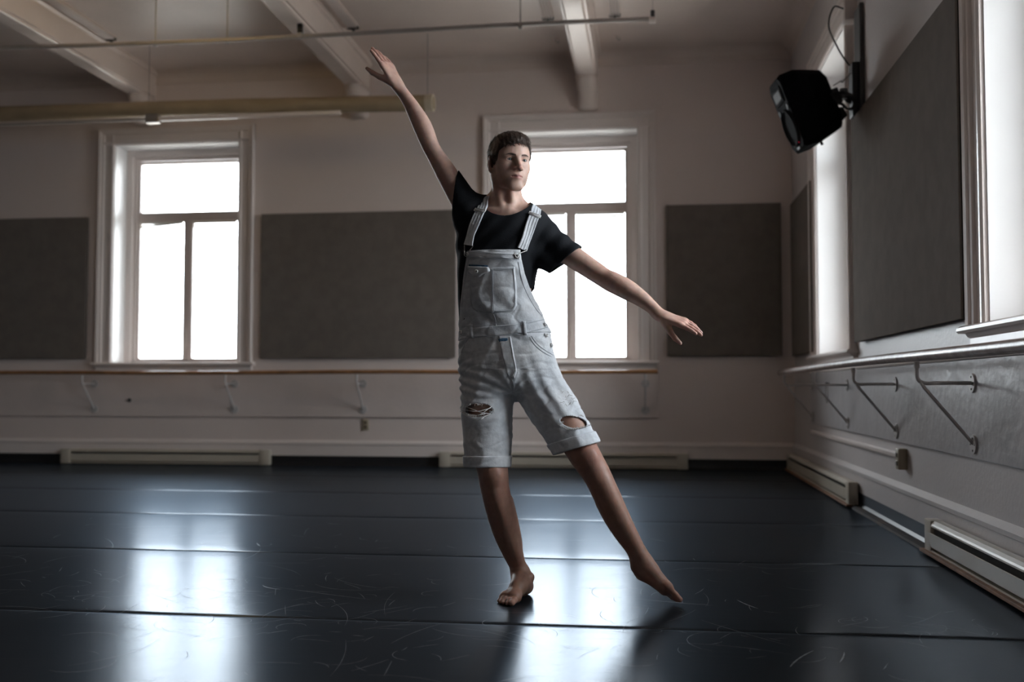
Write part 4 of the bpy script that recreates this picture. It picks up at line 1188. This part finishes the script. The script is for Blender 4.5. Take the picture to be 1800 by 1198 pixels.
# t-shirt
TEE = [(360, 846, 940, .080, 3.975), (375, 824, 955, .098, 3.97), (395, 808, 964, .114), (420, 803, 960, .126), (450, 804, 951, .128), (480, 805, 943, .124), (515, 806, 939, .117),
       (550, 808, 946, .114), (590, 809, 960, .118), (625, 812, 966, .122)]
tee = Field()
tee.add(Loft([row(*r) if len(r) == 4 else row(*r[:4], Yc=r[4]) for r in TEE], 2.25, .05), 0)
tee.add(Seg(n1 + Vector((-.03, .01, .025)), SH_R + Vector((.01, .02, .032)), .040, .040), .05)
tee.add(Seg(n1 + Vector((.03, .01, .025)), SH_L + Vector((-.01, .02, .022)), .036, .042), .05)
tee.add(Chain([(A(832, 388, 3.96), .075), (SH_R + (EL_R - SH_R) * .12, .066), (SH_R + (EL_R - SH_R) * .45, .052), (SH_R + (EL_R - SH_R) * .8, .048)], 4), .035)
tee.add(Chain([(A(938, 408, 3.96), .075), (SH_L + Vector((0, 0, -.004)), .066), (SH_L + (EL_L - SH_L) * .35 + Vector((-.002, 0, -.009)), .060), (SH_L + (EL_L - SH_L) * .7 + Vector((-.002, 0, -.014)), .062)], 4), .03)
tee.add(Seg(A(946, 446, 3.935), A(973, 466, 3.925), .046, .036), .025)
neck_hole = Ell(A(891, 350, 3.925), (.092, .135, .084))
cutR = (A(801, 342, 3.95), imgdir(-1, -.14, -.05)); cutL = (A(990, 461, 3.93), imgdir(.62, .78, .0))
def in_sleeve_R(p): return (p[..., 0] < A(826, 342, 3.95).x) & (p[..., 2] > A(800, 392, 3.95).z)
def in_sleeve_L(p): return (p[..., 0] > A(944, 461, 3.95).x)
def tee_outer(p, d): return near(tee_fold, p, d)
def tee_fold(p, d):
    f = waves(p, 42, 3, 6) * .0022 + waves(p, 90, 4, 6) * .001
    g = p - V3(SH_R); dia = np.sin((p[..., 0] * .8 - p[..., 2] * .6) * 95 + 2.5 * waves(p, 18, 9, 4)) * .0022
    return d + f + dia * np.exp(-((p[..., 2] - A(870, 420, 3.95).z) / .12) ** 2)
def tee_post(p, d):
    d = tee_outer(p, d)
    shell = smax(d, -(d + .0055), .001)
    cr = np.where(p[..., 2] > A(800, 385, 3.95).z, plane_cut(p, *cutR), -1)
    cl = np.where(p[..., 0] > A(930, 430, 3.95).x, plane_cut(p, *cutL), -1)
    c = np.maximum(np.maximum(cr, cl), np.maximum(-neck_hole(p) , A(880, 612, 3.95).z - p[..., 2]))
    return np.maximum(shell, c)
tee.post = tee_post
tv, tq = surface(tee, (-.95, 3.72, .9), (-.10, 4.22, 1.72), VOX * .95)
M_TEE = mat('black_jersey', (.0075, .009, .0125), .85, spec=.25, var=.25, var_scale=30, bump=.15, bump_scale=350)
tee_o = fix(mesh_np('t_shirt', tv, tq, M_TEE, person)); tee_o['label'] = 'black short-sleeved t-shirt'
# ribbed collar and hems follow the openings
print('tee', len(tq))

# overalls
OV = [(430, 806, 950, .134), (460, 806, 949, .136), (490, 807, 944, .132), (520, 806, 945, .128), (550, 806, 952, .126), (575, 808, 963, .128), (600, 808, 969, .131), (630, 808, 975, .133), (660, 810, 975, .128), (690, 826, 955, .115)]
ov = Field()
ov.add(Loft([row(*r) for r in OV], 2.3, .05), 0)
def leg_chain(extra=0.0):
    a = Chain([(A(857, 640, 3.965), .104 + extra), (A(857, 690, 3.945), .105 + extra), (A(857, 740, 3.925), .098 + extra), (A(857, 790, 3.90), .0895 + extra), (A(857.5, 830, 3.885), .0865 + extra), (A(858, 870, 3.87), .086 + extra)], 4)
    b = Chain([(A(927, 635, 3.965), .098 + extra), (A(948, 680, 3.95), .100 + extra), (A(975, 725, 3.93), .095 + extra), (A(1000, 762, 3.91), .0875 + extra), (A(1018, 792, 3.895), .0845 + extra), (A(1040, 832, 3.88), .084 + extra)], 4)
    return a, b
la, lb = leg_chain()
ov.add(la, .03); ov.add(lb, .03)
hemA = (A(858, 819, 3.885), imgdir(.01, 1, -.05)); hemB = (A(1015, 786, 3.895), imgdir(.285, .96, -.05))
# bib outline: left / right limits by height
def zof(py): return float(A(880, py, 3.84).z)
def xof(px, py): return float(A(px, py, 3.84).x)
BZ = [zof(y) for y in (640, 580, 572, 560, 545, 525, 505, 480, 455, 436, 380)]
BXR = [xof(x, y) for x, y in ((1300, 640), (1300, 580), (972, 572), (959, 560), (949, 545), (937, 525), (929, 505), (921, 480), (916, 455), (914, 436), (914, 380))]
BXL = [xof(x, y) for x, y in ((300, 640), (300, 580), (795, 572), (800, 560), (803, 545), (806, 525), (809, 505), (813, 480), (818, 455), (820, 436), (820, 380))]
o_ = np.argsort(BZ); BZ = np.array(BZ)[o_]; BXR = np.array(BXR)[o_]; BXL = np.array(BXL)[o_]
rips = [(A(838, 721, 3.83), (.059, .07, .026), .05), (A(1014, 742, 3.82), (.063, .07, .0240), -.14)]
def rot_y(a):
    c, s = math.cos(a), math.sin(a); return np.array([(c, 0, s), (0, 1, 0), (-s, 0, c)], dtype=np.float32)
ripE = [Ell(c, r, rot_y(a)) for c, r, a in rips]
crotch = V3(A(903, 690, 3.9)); hipL = V3(A(812, 640, 3.9)); hipR = V3(A(985, 620, 3.9))
def ov_outer(p, d): return near(ov_fold, p, d)
def ov_fold(p, d):
    f = waves(p, 28, 21, 6) * .0035 + waves(p, 70, 22, 7) * .0016
    x, z = p[..., 0], p[..., 2]
    # folds radiating from the crotch
    g = p - crotch; ang = np.arctan2(g[..., 2], g[..., 0]); rr = np.sqrt(g[..., 0] ** 2 + g[..., 2] ** 2)
    f = f + np.sin(ang * 11 + 3 * waves(p, 16, 23, 3)) * .0020 * np.exp(-((rr - .10) / .075) ** 2) * (z < crotch[2] + .09)
    # bunched cloth on the standing hip and behind the knees
    f = f + np.sin(z * 165 + x * 45 + 2.0 * waves(p, 22, 24, 4)) * .0042 * np.exp(-((z - hipL[2] + .085) / .075) ** 2) * np.clip((hipL[0] + .16 - x) / .12, 0, 1)
    # long drag lines down the extended thigh
    f = f + np.sin((x * .86 + z * .5) * 120 + 1.5 * waves(p, 20, 25, 4)) * .0028 * np.exp(-((z - crotch[2] + .02) / .12) ** 2) * np.clip((x - crotch[0]) / .06, 0, 1)
    # crisp creases
    w1 = waves(p, 30, 31, 5, (1, .6, 1.5)); w2 = waves(p, 46, 32, 5, (.8, .6, 1.6))
    f = f - .0028 * np.exp(-(w1 / .16) ** 2) + .0020 * np.exp(-(w2 / .13) ** 2)
    # slack across the bib
    f = f + np.sin((x * .7 + z * .75) * 85 + 2 * waves(p, 16, 26, 4)) * .0028 * np.exp(-((z - zof(545)) / .07) ** 2)
    return d + f
def ov_post(p, d):
    d = ov_outer(p, d)
    shell = smax(d, -(d + .006), .001)
    z = p[..., 2]; x = p[..., 0]
    xr = np.interp(z, BZ, BXR).astype(np.float32); xl = np.interp(z, BZ, BXL).astype(np.float32)
    bk = np.clip((p[..., 1] - 3.95) / .05, 0, 1) * .045
    c = np.maximum(np.maximum(x - xr + bk, xl - x + bk * .3), z - zof(439))
    mid = V3(A(905, 760, 3.9))[0]
    low = z < crotch[2] + .02
    hem = np.where(x < mid + .02 * 0 , plane_cut(p, *hemA), plane_cut(p, *hemB))
    c = np.maximum(c, np.where(low, hem, -1))
    for e in ripE:
        fr = np.sin(p[..., 0] * 900) * .0015
        c = np.maximum(c, np.where(p[..., 1] < 3.90, -(e(p) + fr), -1))
    return np.maximum(shell, c)
ov.post = ov_post
ovv, ovq = surface(ov, (-.92, 3.70, .42), (.06, 4.22, 1.42), VOX * .95)
def denim_mat():
    m = bpy.data.materials.new('bleached_denim'); m.use_nodes = True
    N = m.node_tree.nodes; L = m.node_tree.links; b = N['Principled BSDF']
    tc = N.new('ShaderNodeTexCoord')
    n1_ = N.new('ShaderNodeTexNoise'); n1_.inputs['Scale'].default_value = 7; n1_.inputs['Detail'].default_value = 6
    n2_ = N.new('ShaderNodeTexNoise'); n2_.inputs['Scale'].default_value = 60; n2_.inputs['Detail'].default_value = 4
    L.new(tc.outputs['Object'], n1_.inputs['Vector']); L.new(tc.outputs['Object'], n2_.inputs['Vector'])
    r = N.new('ShaderNodeValToRGB'); r.color_ramp.elements[0].position = .32; r.color_ramp.elements[1].position = .72
    r.color_ramp.elements[0].color = (.56, .595, .645, 1); r.color_ramp.elements[1].color = (.75, .755, .77, 1)
    L.new(n1_.outputs['Fac'], r.inputs[0])
    mx = N.new('ShaderNodeMix'); mx.data_type = 'RGBA'; mx.blend_type = 'MULTIPLY'; mx.inputs[0].default_value = 1
    mr = N.new('ShaderNodeMapRange'); mr.inputs[1].default_value = .3; mr.inputs[2].default_value = .7; mr.inputs[3].default_value = .86; mr.inputs[4].default_value = 1.04
    L.new(n2_.outputs['Fac'], mr.inputs[0]); L.new(r.outputs[0], mx.inputs[6]); L.new(mr.outputs[0], mx.inputs[7]); L.new(mx.outputs[2], b.inputs['Base Color'])
    b.inputs['Roughness'].default_value = .88; b.inputs['Specular IOR Level'].default_value = .15
    mp = N.new('ShaderNodeMapping'); mp.inputs['Rotation'].default_value = (0, .7, 0); mp.inputs['Scale'].default_value = (260, 260, 900)
    L.new(tc.outputs['Object'], mp.inputs['Vector'])
    n3 = N.new('ShaderNodeTexNoise'); n3.inputs['Scale'].default_value = 1; L.new(mp.outputs[0], n3.inputs['Vector'])
    n4 = N.new('ShaderNodeTexNoise'); n4.inputs['Scale'].default_value = 38; n4.inputs['Detail'].default_value = 5; L.new(tc.outputs['Object'], n4.inputs['Vector'])
    bp = N.new('ShaderNodeBump'); bp.inputs['Strength'].default_value = .25; bp.inputs['Distance'].default_value = .002; L.new(n3.outputs['Fac'], bp.inputs['Height'])
    b2 = N.new('ShaderNodeBump'); b2.inputs['Strength'].default_value = .35; b2.inputs['Distance'].default_value = .008; L.new(n4.outputs['Fac'], b2.inputs['Height']); L.new(bp.outputs[0], b2.inputs['Normal'])
    L.new(b2.outputs[0], b.inputs['Normal'])
    return m
M_DENIM = denim_mat()
M_BLUE = mat('unfaded_denim', (.10, .20, .32), .9, spec=.1, var=.5, var_scale=120)
M_SEAM = mat('seam_thread', (.42, .45, .49), .9, spec=.1)
M_WHITETH = mat('white_thread', (.75, .74, .73), .9, spec=.1)
overalls = fix(mesh_np('overalls', ovv, ovq, M_DENIM, person)); overalls['label'] = 'pale bleached denim overalls with ripped knees'
print('overalls', len(ovq))
def sub(o):                                     # child of the overalls, built in world coordinates
    o.parent = overalls; o.matrix_parent_inverse = Matrix.Identity(4); return o

# rolled cuffs
def cuff(idx, hem, h):
    fcu = Field(); fcu.add(leg_chain(.0065)[idx], 0)
    def post(p, d):
        d = ov_outer(p, d) + .001 * np.sin(p[..., 0] * 60)
        sh = smax(d, -(d + .011), .006)
        c = plane_cut(p, *hem)
        return smax(sh, smax(c - .004, -(c + h), .002), .006)
    fcu.post = post
    o = Vector(hem[0]); v, q = surface(fcu, np.array(o) - .17, np.array(o) + .17, VOX, extra=.02)
    oo = sub(mesh_np('cuff', v, q, M_DENIM, None)); return oo
cuff(0, hemA, .040); cuff(1, hemB, .042)

# waistband: slightly proud band all round
wb = Field(); wb.add(Loft([row(*r) for r in OV], 2.3, .05), 0); wb.add(la, .03); wb.add(lb, .03)
def wb_z(x): return zof(580) + .028 * (x - xof(885, 580)) / (xof(960, 570) - xof(810, 580))
def wb_post(p, d):
    d = ov_outer(p, d) - .0028
    sh = smax(d, -(d + .008), .001)
    return smax(sh, np.abs(p[..., 2] - wb_z(p[..., 0])) - .019, .003)
wb.post = wb_post
wv, wq = surface(wb, (-.92, 3.70, zof(610)), (-.25, 4.22, zof(550)), VOX * .95)
sub(mesh_np('waistband', wv, wq, M_DENIM, None))

# projection of flat cut pieces on the cloth, seen from the front
dg_all = BVHTree.FromPolygons([tuple(v) for v in np.concatenate([ovv, wv])], [tuple(q) for q in np.concatenate([ovq, wq + len(ovv)])])
tee_bvh = BVHTree.FromPolygons([tuple(v) for v in tv], [tuple(q) for q in tq])
eye0 = Vector((0, 0, CAM_H))
def onto(px, py, tree=None, off=0.0):
    """front-most cloth point that lies at that place of the garment, lifted by off"""
    q = A(px, py, 3.85); d = (q - eye0).normalized()
    hit = (tree or dg_all).ray_cast(eye0, d)
    if hit[0] is None: return None, None
    n = hit[1] if hit[1].dot(d) < 0 else -hit[1]
    return hit[0] + n * off, n
def patch(name, poly, m, th=.003, off=.0015, n=26, edge=True, tree=None):
    """sewn-on piece: polygon in picture coordinates laid on the cloth, with thickness and turned-in edges"""
    P = np.array(poly, float); x0, y0 = P.min(0); x1, y1 = P.max(0)
    def inside(x, y):
        c = False; j = len(P) - 1
        for i in range(len(P)):
            if (P[i, 1] > y) != (P[j, 1] > y) and x < (P[j, 0] - P[i, 0]) * (y - P[i, 1]) / (P[j, 1] - P[i, 1]) + P[i, 0]: c = not c
            j = i
        return c
    bm = BM(); vs = {}
    # warp a unit grid to rows of the polygon so the outline is followed exactly
    ny = max(6, int((y1 - y0) / 2.2)); nx = max(6, int((x1 - x0) / 2.2)); ny = min(ny, 60); nx = min(nx, 60)
    rows_ = []
    for j in range(ny + 1):
        y = y0 + (y1 - y0) * min(max(j / ny, .002), .998); xs = []
        for i in range(len(P)):
            a, b = P[i], P[(i + 1) % len(P)]
            if (a[1] > y) != (b[1] > y): xs.append(a[0] + (b[0] - a[0]) * (y - a[1]) / (b[1] - a[1]))
        xs.sort(); rows_.append((y, xs[0], xs[-1]))
    grid = []
    for j, (y, xa, xb) in enumerate(rows_):
        r = []
        for i in range(nx + 1):
            e = min(i, nx - i, j, ny - j)
            p, _ = onto(xa + (xb - xa) * i / nx, y, tree, off + (th if e > 0 else -.001) * (1.0 if e != 1 else .9))
            r.append(None if p is None else bm.verts.new(p))
        grid.append(r)
    for j in range(ny):
        for i in range(nx):
            q = (grid[j][i], grid[j][i + 1], grid[j + 1][i + 1], grid[j + 1][i])
            if None in q: continue
            z = [v.co.y for v in q]
            if max(z) - min(z) > .05: continue
            bm.faces.new(q)
    loose = [v for v in bm.verts if not v.link_faces]
    for v in loose: bm.verts.remove(v)
    return sub(obj(name, bm, m, None, smooth=True))
def stitch(name, pts, m=None, r=.0010, off=.0008, n=10, tree=None, closed=False):
    """raised seam line along the cloth"""
    out = []
    P = [Vector((x, y, 0)) for x, y in pts]
    dense = bez(P, n) if len(P) > 2 else [P[0].lerp(P[1], t) for t in np.linspace(0, 1, n * 2)]
    for q in dense:
        p, nn = onto(q.x, q.y, tree, off)
        if p is not None and (not out or abs(p.y - out[-1].y) < .04): out.append(p)
    if len(out) < 3: return None
    bm = BM(); tube(bm, out, r, 5); return sub(obj(name, bm, m or M_SEAM, None, smooth=True))

patch('bib_pocket', [(826, 471), (905, 468), (908, 500), (909, 536), (904, 545), (895, 549), (868, 550), (840, 548), (831, 543), (827, 530), (826, 500)], M_DENIM, .0026)
patch('pocket_flap', [(823, 467), (859, 468), (862, 477), (853, 481), (843, 488), (836, 486), (824, 479)], M_DENIM, .005, .0075)
patch('bib_band', [(820, 440), (913, 445), (914, 457), (819, 452)], M_DENIM, .003)
patch('fly', [(876, 590), (898, 590), (903, 620), (909, 652), (904, 665), (892, 660), (882, 625)], M_DENIM, .003)
patch('unfaded_patch', [(875, 595), (893, 593), (895, 598), (889, 600), (878, 601)], M_BLUE, .0008, .0040)
patch('unfaded_flap_edge', [(825, 464.5), (858, 465.5), (858, 468.5), (825, 467.5)], M_BLUE, .0008, .0050)
for x, y, t_ in ((828, 581, 0), (921, 576, 3)):
    patch('belt_loop', [(x - 3.5, y - 12), (x + 3, y - 12), (x + 4.5 + t_ * .4, y + 13), (x - 2 + t_ * .4, y + 13)], M_DENIM, .0055, .002)
stitch('center_seam', [(866, 472), (866.5, 500), (867.5, 530), (868, 550)], off=.0050); stitch('center_seam', [(864, 472), (864.5, 500), (865.5, 530), (866, 550)], off=.0050)
stitch('front_seam', [(868, 552), (871, 562), (872, 572)])
stitch('crotch_seam', [(899, 662), (903, 675), (905, 690)])
stitch('fly_stitch', [(896, 592), (901, 620), (906, 648), (902, 661)], off=.0050)
stitch('hand_pocket_seam', [(934, 590), (943, 603), (956, 614), (969, 622), (980, 628)]); stitch('hand_pocket_seam', [(931, 592), (940, 606), (954, 618), (968, 626)])
stitch('hand_pocket_seam', [(824, 593), (819, 602), (814, 612), (811, 620)])
stitch('band_stitch', [(811, 574), (850, 574), (885, 573), (920, 569), (955, 562)], off=.0050); stitch('band_stitch', [(811, 590), (850, 590), (885, 589), (925, 584), (962, 575)], off=.0050)
stitch('pocket_stitch', [(829, 486), (829, 530), (835, 543), (850, 546), (864, 547)], off=.0050); stitch('pocket_stitch', [(870, 547), (890, 546), (902, 541), (905, 530), (904, 500), (902, 472)], off=.0050)
stitch('pocket_stitch', [(868, 474), (885, 473), (904, 471)], off=.0050)
stitch('bib_edge_stitch', [(911, 460), (917, 490), (926, 515), (940, 540), (953, 556)]); stitch('bib_edge_stitch', [(824, 456), (819, 485), (814, 515), (812, 540)])
stitch('bib_stitch', [(822, 452), (866, 455), (911, 457)], off=.0050); stitch('bib_stitch', [(822, 442.5), (866, 446), (911, 447)], off=.0050)

# buttons: pale ring with dark rivet
def button(px, py, r=.0075, tree=None, off=.0055):
    p, n = onto(px, py, tree, off)
    if p is None: return
    n = n.normalized(); u = n.orthogonal().normalized(); w = n.cross(u)
    bm = BM()
    prof = [(0, .001), (.35, .0012), (.42, .003), (.8, .0034), (1, .002), (1, -.004)]
    rings = [[bm.verts.new(p + (u * math.cos(a) + w * math.sin(a)) * r * max(k, .02) + n * h) for a in np.linspace(0, 2 * math.pi, 17)[:-1]] for k, h in prof]
    for a, b in zip(rings, rings[1:]):
        for i in range(16): bm.faces.new((a[i], a[(i + 1) % 16], b[(i + 1) % 16], b[i]))
    bo_ = sub(obj('button', bm, mat('pale_button', (.80, .79, .78), .4), None, smooth=True)); bo_['label'] = 'pale metal ring button'
    bm = BM(); bmesh.ops.create_uvsphere(bm, u_segments=10, v_segments=6, radius=r * .38)
    for v in bm.verts: v.co += p + n * .0012
    sub(obj('rivet', bm, mat('dark_rivet', (.02, .02, .022), .4), None, smooth=True))
for b_ in ((907.5, 450), (823, 446), (957, 571), (959, 590), (968, 607), (811.5, 583), (840, 477)):
    button(*b_, r=.0085 if b_[0] > 850 else .0065, off=.0135 if b_[0] == 840 else .0055)

# straps over the shoulders
def strap(front, over, name='strap'):
    """front: picture points on the chest; over: world points leading across the shoulder to the back"""
    pts = []; nr = []
    for q in bez([Vector((x, y, 0)) for x, y in front], 6):
        p, n = onto(q.x, q.y, tee_bvh, .004)
        if p is None: continue
        pts.append(p); nr.append(n)
    for o in bez([pts[-1]] + over, 6)[1:]:
        loc, n, _, _ = tee_bvh.find_nearest(o)
        if (loc - o).dot(n) > 0: n = n
        n = n if n.dot(o - Vector((-.47, 3.97, 1.35))) > 0 else -n
        pts.append(loc + n * .004); nr.append(n)
    # smooth
    for _ in range(4):
        pts = [pts[0]] + [(pts[i - 1] + pts[i] * 2 + pts[i + 1]) / 4 for i in range(1, len(pts) - 1)] + [pts[-1]]
        nr = [nr[0]] + [((nr[i - 1] + nr[i] * 2 + nr[i + 1]) / 4).normalized() for i in range(1, len(nr) - 1)] + [nr[-1]]
    bm = BM(); prof = [(-1, -.002), (-1, .0022), (-.86, .0034), (-.72, .0022), (-.40, .0022), (-.30, .0034), (-.2, .0022), (.2, .0022), (.30, .0034), (.40, .0022), (.72, .0022), (.86, .0034), (1, .0022), (1, -.002)]
    rings = []
    for i, (p, n) in enumerate(zip(pts, nr)):
        t = (pts[min(i + 1, len(pts) - 1)] - pts[max(i - 1, 0)]).normalized(); s = t.cross(n).normalized(); n2 = s.cross(t).normalized()
        if n2.dot(n) < 0: n2 = -n2
        rings.append([bm.verts.new(p + s * (k * .0195) + n2 * (h + .002)) for k, h in prof])
    for a, b in zip(rings, rings[1:]):
        for k in range(len(prof)): bm.faces.new((a[k], a[(k + 1) % len(prof)], b[(k + 1) % len(prof)], b[k]))
    bm.faces.new(rings[0]); bm.faces.new(rings[-1][::-1])
    so = sub(obj(name, bm, M_DENIM, None, auto=True)); so['label'] = 'striped denim shoulder strap'
    return pts, nr
def slider(pts, nr, i):
    p, n = pts[i], nr[i]; t = (pts[i + 1] - pts[i - 1]).normalized(); s = t.cross(n).normalized()
    bm = BM()
    c = [p + s * a + n * .0065 + t * b for a, b in ((-.023, -.006), (.023, -.006), (.023, .006), (-.023, .006))]
    tube(bm, c + [c[0]], .0022, 6); tube(bm, [(c[0] + c[3]) / 2, (c[1] + c[2]) / 2], .002, 6)
    sub(obj('strap_slider', bm, M_WHITETH, None, smooth=True))
def hook(px, py, p_end):
    """bent wire hook between strap end and bib button"""
    b_, n = onto(px, py, None, .008)
    if b_ is None: return
    mid = (b_ + p_end) / 2; s = Vector((1, 0, 0))
    bm = BM(); tube(bm, bez([p_end + s * .016, p_end + s * .016 - Vector((0, 0, .006)), b_ + s * .009 + Vector((0, 0, .008)), b_ + s * .009 - Vector((0, 0, .006)), b_ - Vector((0, 0, .011)), b_ - s * .009 - Vector((0, 0, .006)), b_ - s * .009 + Vector((0, 0, .008)), p_end - s * .016 - Vector((0, 0, .006)), p_end - s * .016]), .0017, 6)
    sub(obj('strap_hook', bm, M_STEEL, None, smooth=True))
p1, r1 = strap([(824.5, 431), (830, 410), (836, 392), (843, 376), (849, 366)], [A(853, 360, 3.95), A(856, 362, 4.0), A(858, 380, 4.07), A(862, 420, 4.1), A(868, 470, 4.1), A(873, 560, 4.08)])
p2, r2 = strap([(917, 438), (924, 418), (931, 400), (937, 385), (941, 376)], [A(940, 371, 3.95), A(937, 372, 4.0), A(932, 385, 4.07), A(915, 420, 4.1), A(892, 470, 4.1), A(880, 560, 4.08)])
slider(p1, r1, 20); slider(p2, r2, 21)
hook(823, 446, p1[0]); hook(907.5, 450, p2[0])

# loose threads across the rips and frayed edges
def thread(name, pts, r=.0009):
    bm = BM(); tube(bm, bez(pts, 6), r, 5); return sub(obj(name, bm, M_WHITETH, None, smooth=True))
for (xa, ya, xb, yb, sag) in ((815, 719, 862, 716, 5), (815, 723, 862, 722, 7), (817, 727, 861, 727, 8), (822, 731, 858, 727, 9), (820, 714, 860, 727, 2), (835, 731, 862, 714, 3)):
    P_ = []
    for t in np.linspace(0, 1, 5):
        x, y = xa + (xb - xa) * t, ya + (yb - ya) * t + sag * math.sin(math.pi * t)
        p = A(x, y, 3.815 - .012 * math.sin(math.pi * t)); P_.append(p)
    for e in (0, -1):
        q, _ = onto(*( (xa - 2, ya) if e == 0 else (xb + 2, yb)), None, .001)
        if q is not None: P_[e] = q
    thread('loose_thread', P_, .0011)
def fray(cx, cy, hw, hh, a, n, lowonly=False):
    bm = BM()
    for _ in range(n):
        t = random.uniform(0, math.pi) if lowonly or random.random() < .7 else random.uniform(math.pi, 2 * math.pi)
        x = hw * math.cos(t); y = hh * math.sin(t); X, Y_ = cx + x * math.cos(a) + y * math.sin(a), cy - x * math.sin(a) + y * math.cos(a)
        p0, _ = onto(X + (X - cx) * .06, Y_ + (Y_ - cy) * .12, None, .0015)
        if p0 is None or p0.y > 3.9: continue
        L = random.uniform(2, 8); an = random.uniform(-2.6, -.5) if Y_ > cy else random.uniform(.4, 2.7)
        p2 = p0 + Vector((math.cos(an) * L * U, -.004 * random.random(), -math.sin(an) * L * U * .6)); pm = (p0 + p2) / 2 + Vector((random.uniform(-.003, .003), -.003, random.uniform(-.002, .002)))
        tube(bm, [p0, pm, p2], .0007, 4)
    o = sub(obj('frayed_edge', bm, M_WHITETH, None)); o['kind'] = 'stuff'
fray(838, 721, 26, 11.5, -.05, 170); fray(1014, 742, 28, 11, .14, 150)
for cx, cy in ((1002, 690), (1008, 668), (997, 705)):
    bm = BM()
    for _ in range(16):
        p0, n_ = onto(cx + random.gauss(0, 7), cy + random.gauss(0, 5), None, .001)
        if p0 is None: continue
        an = random.uniform(0, 6.28); L = random.uniform(3, 8) * U
        tube(bm, [p0, p0 + n_ * .003 + Vector((math.cos(an) * L * .5, 0, math.sin(an) * L * .5)), p0 + n_ * .001 + Vector((math.cos(an) * L, 0, math.sin(an) * L * .8))], .0008, 4)
    o = sub(obj('worn_threads', bm, M_WHITETH, None)); o['kind'] = 'stuff'
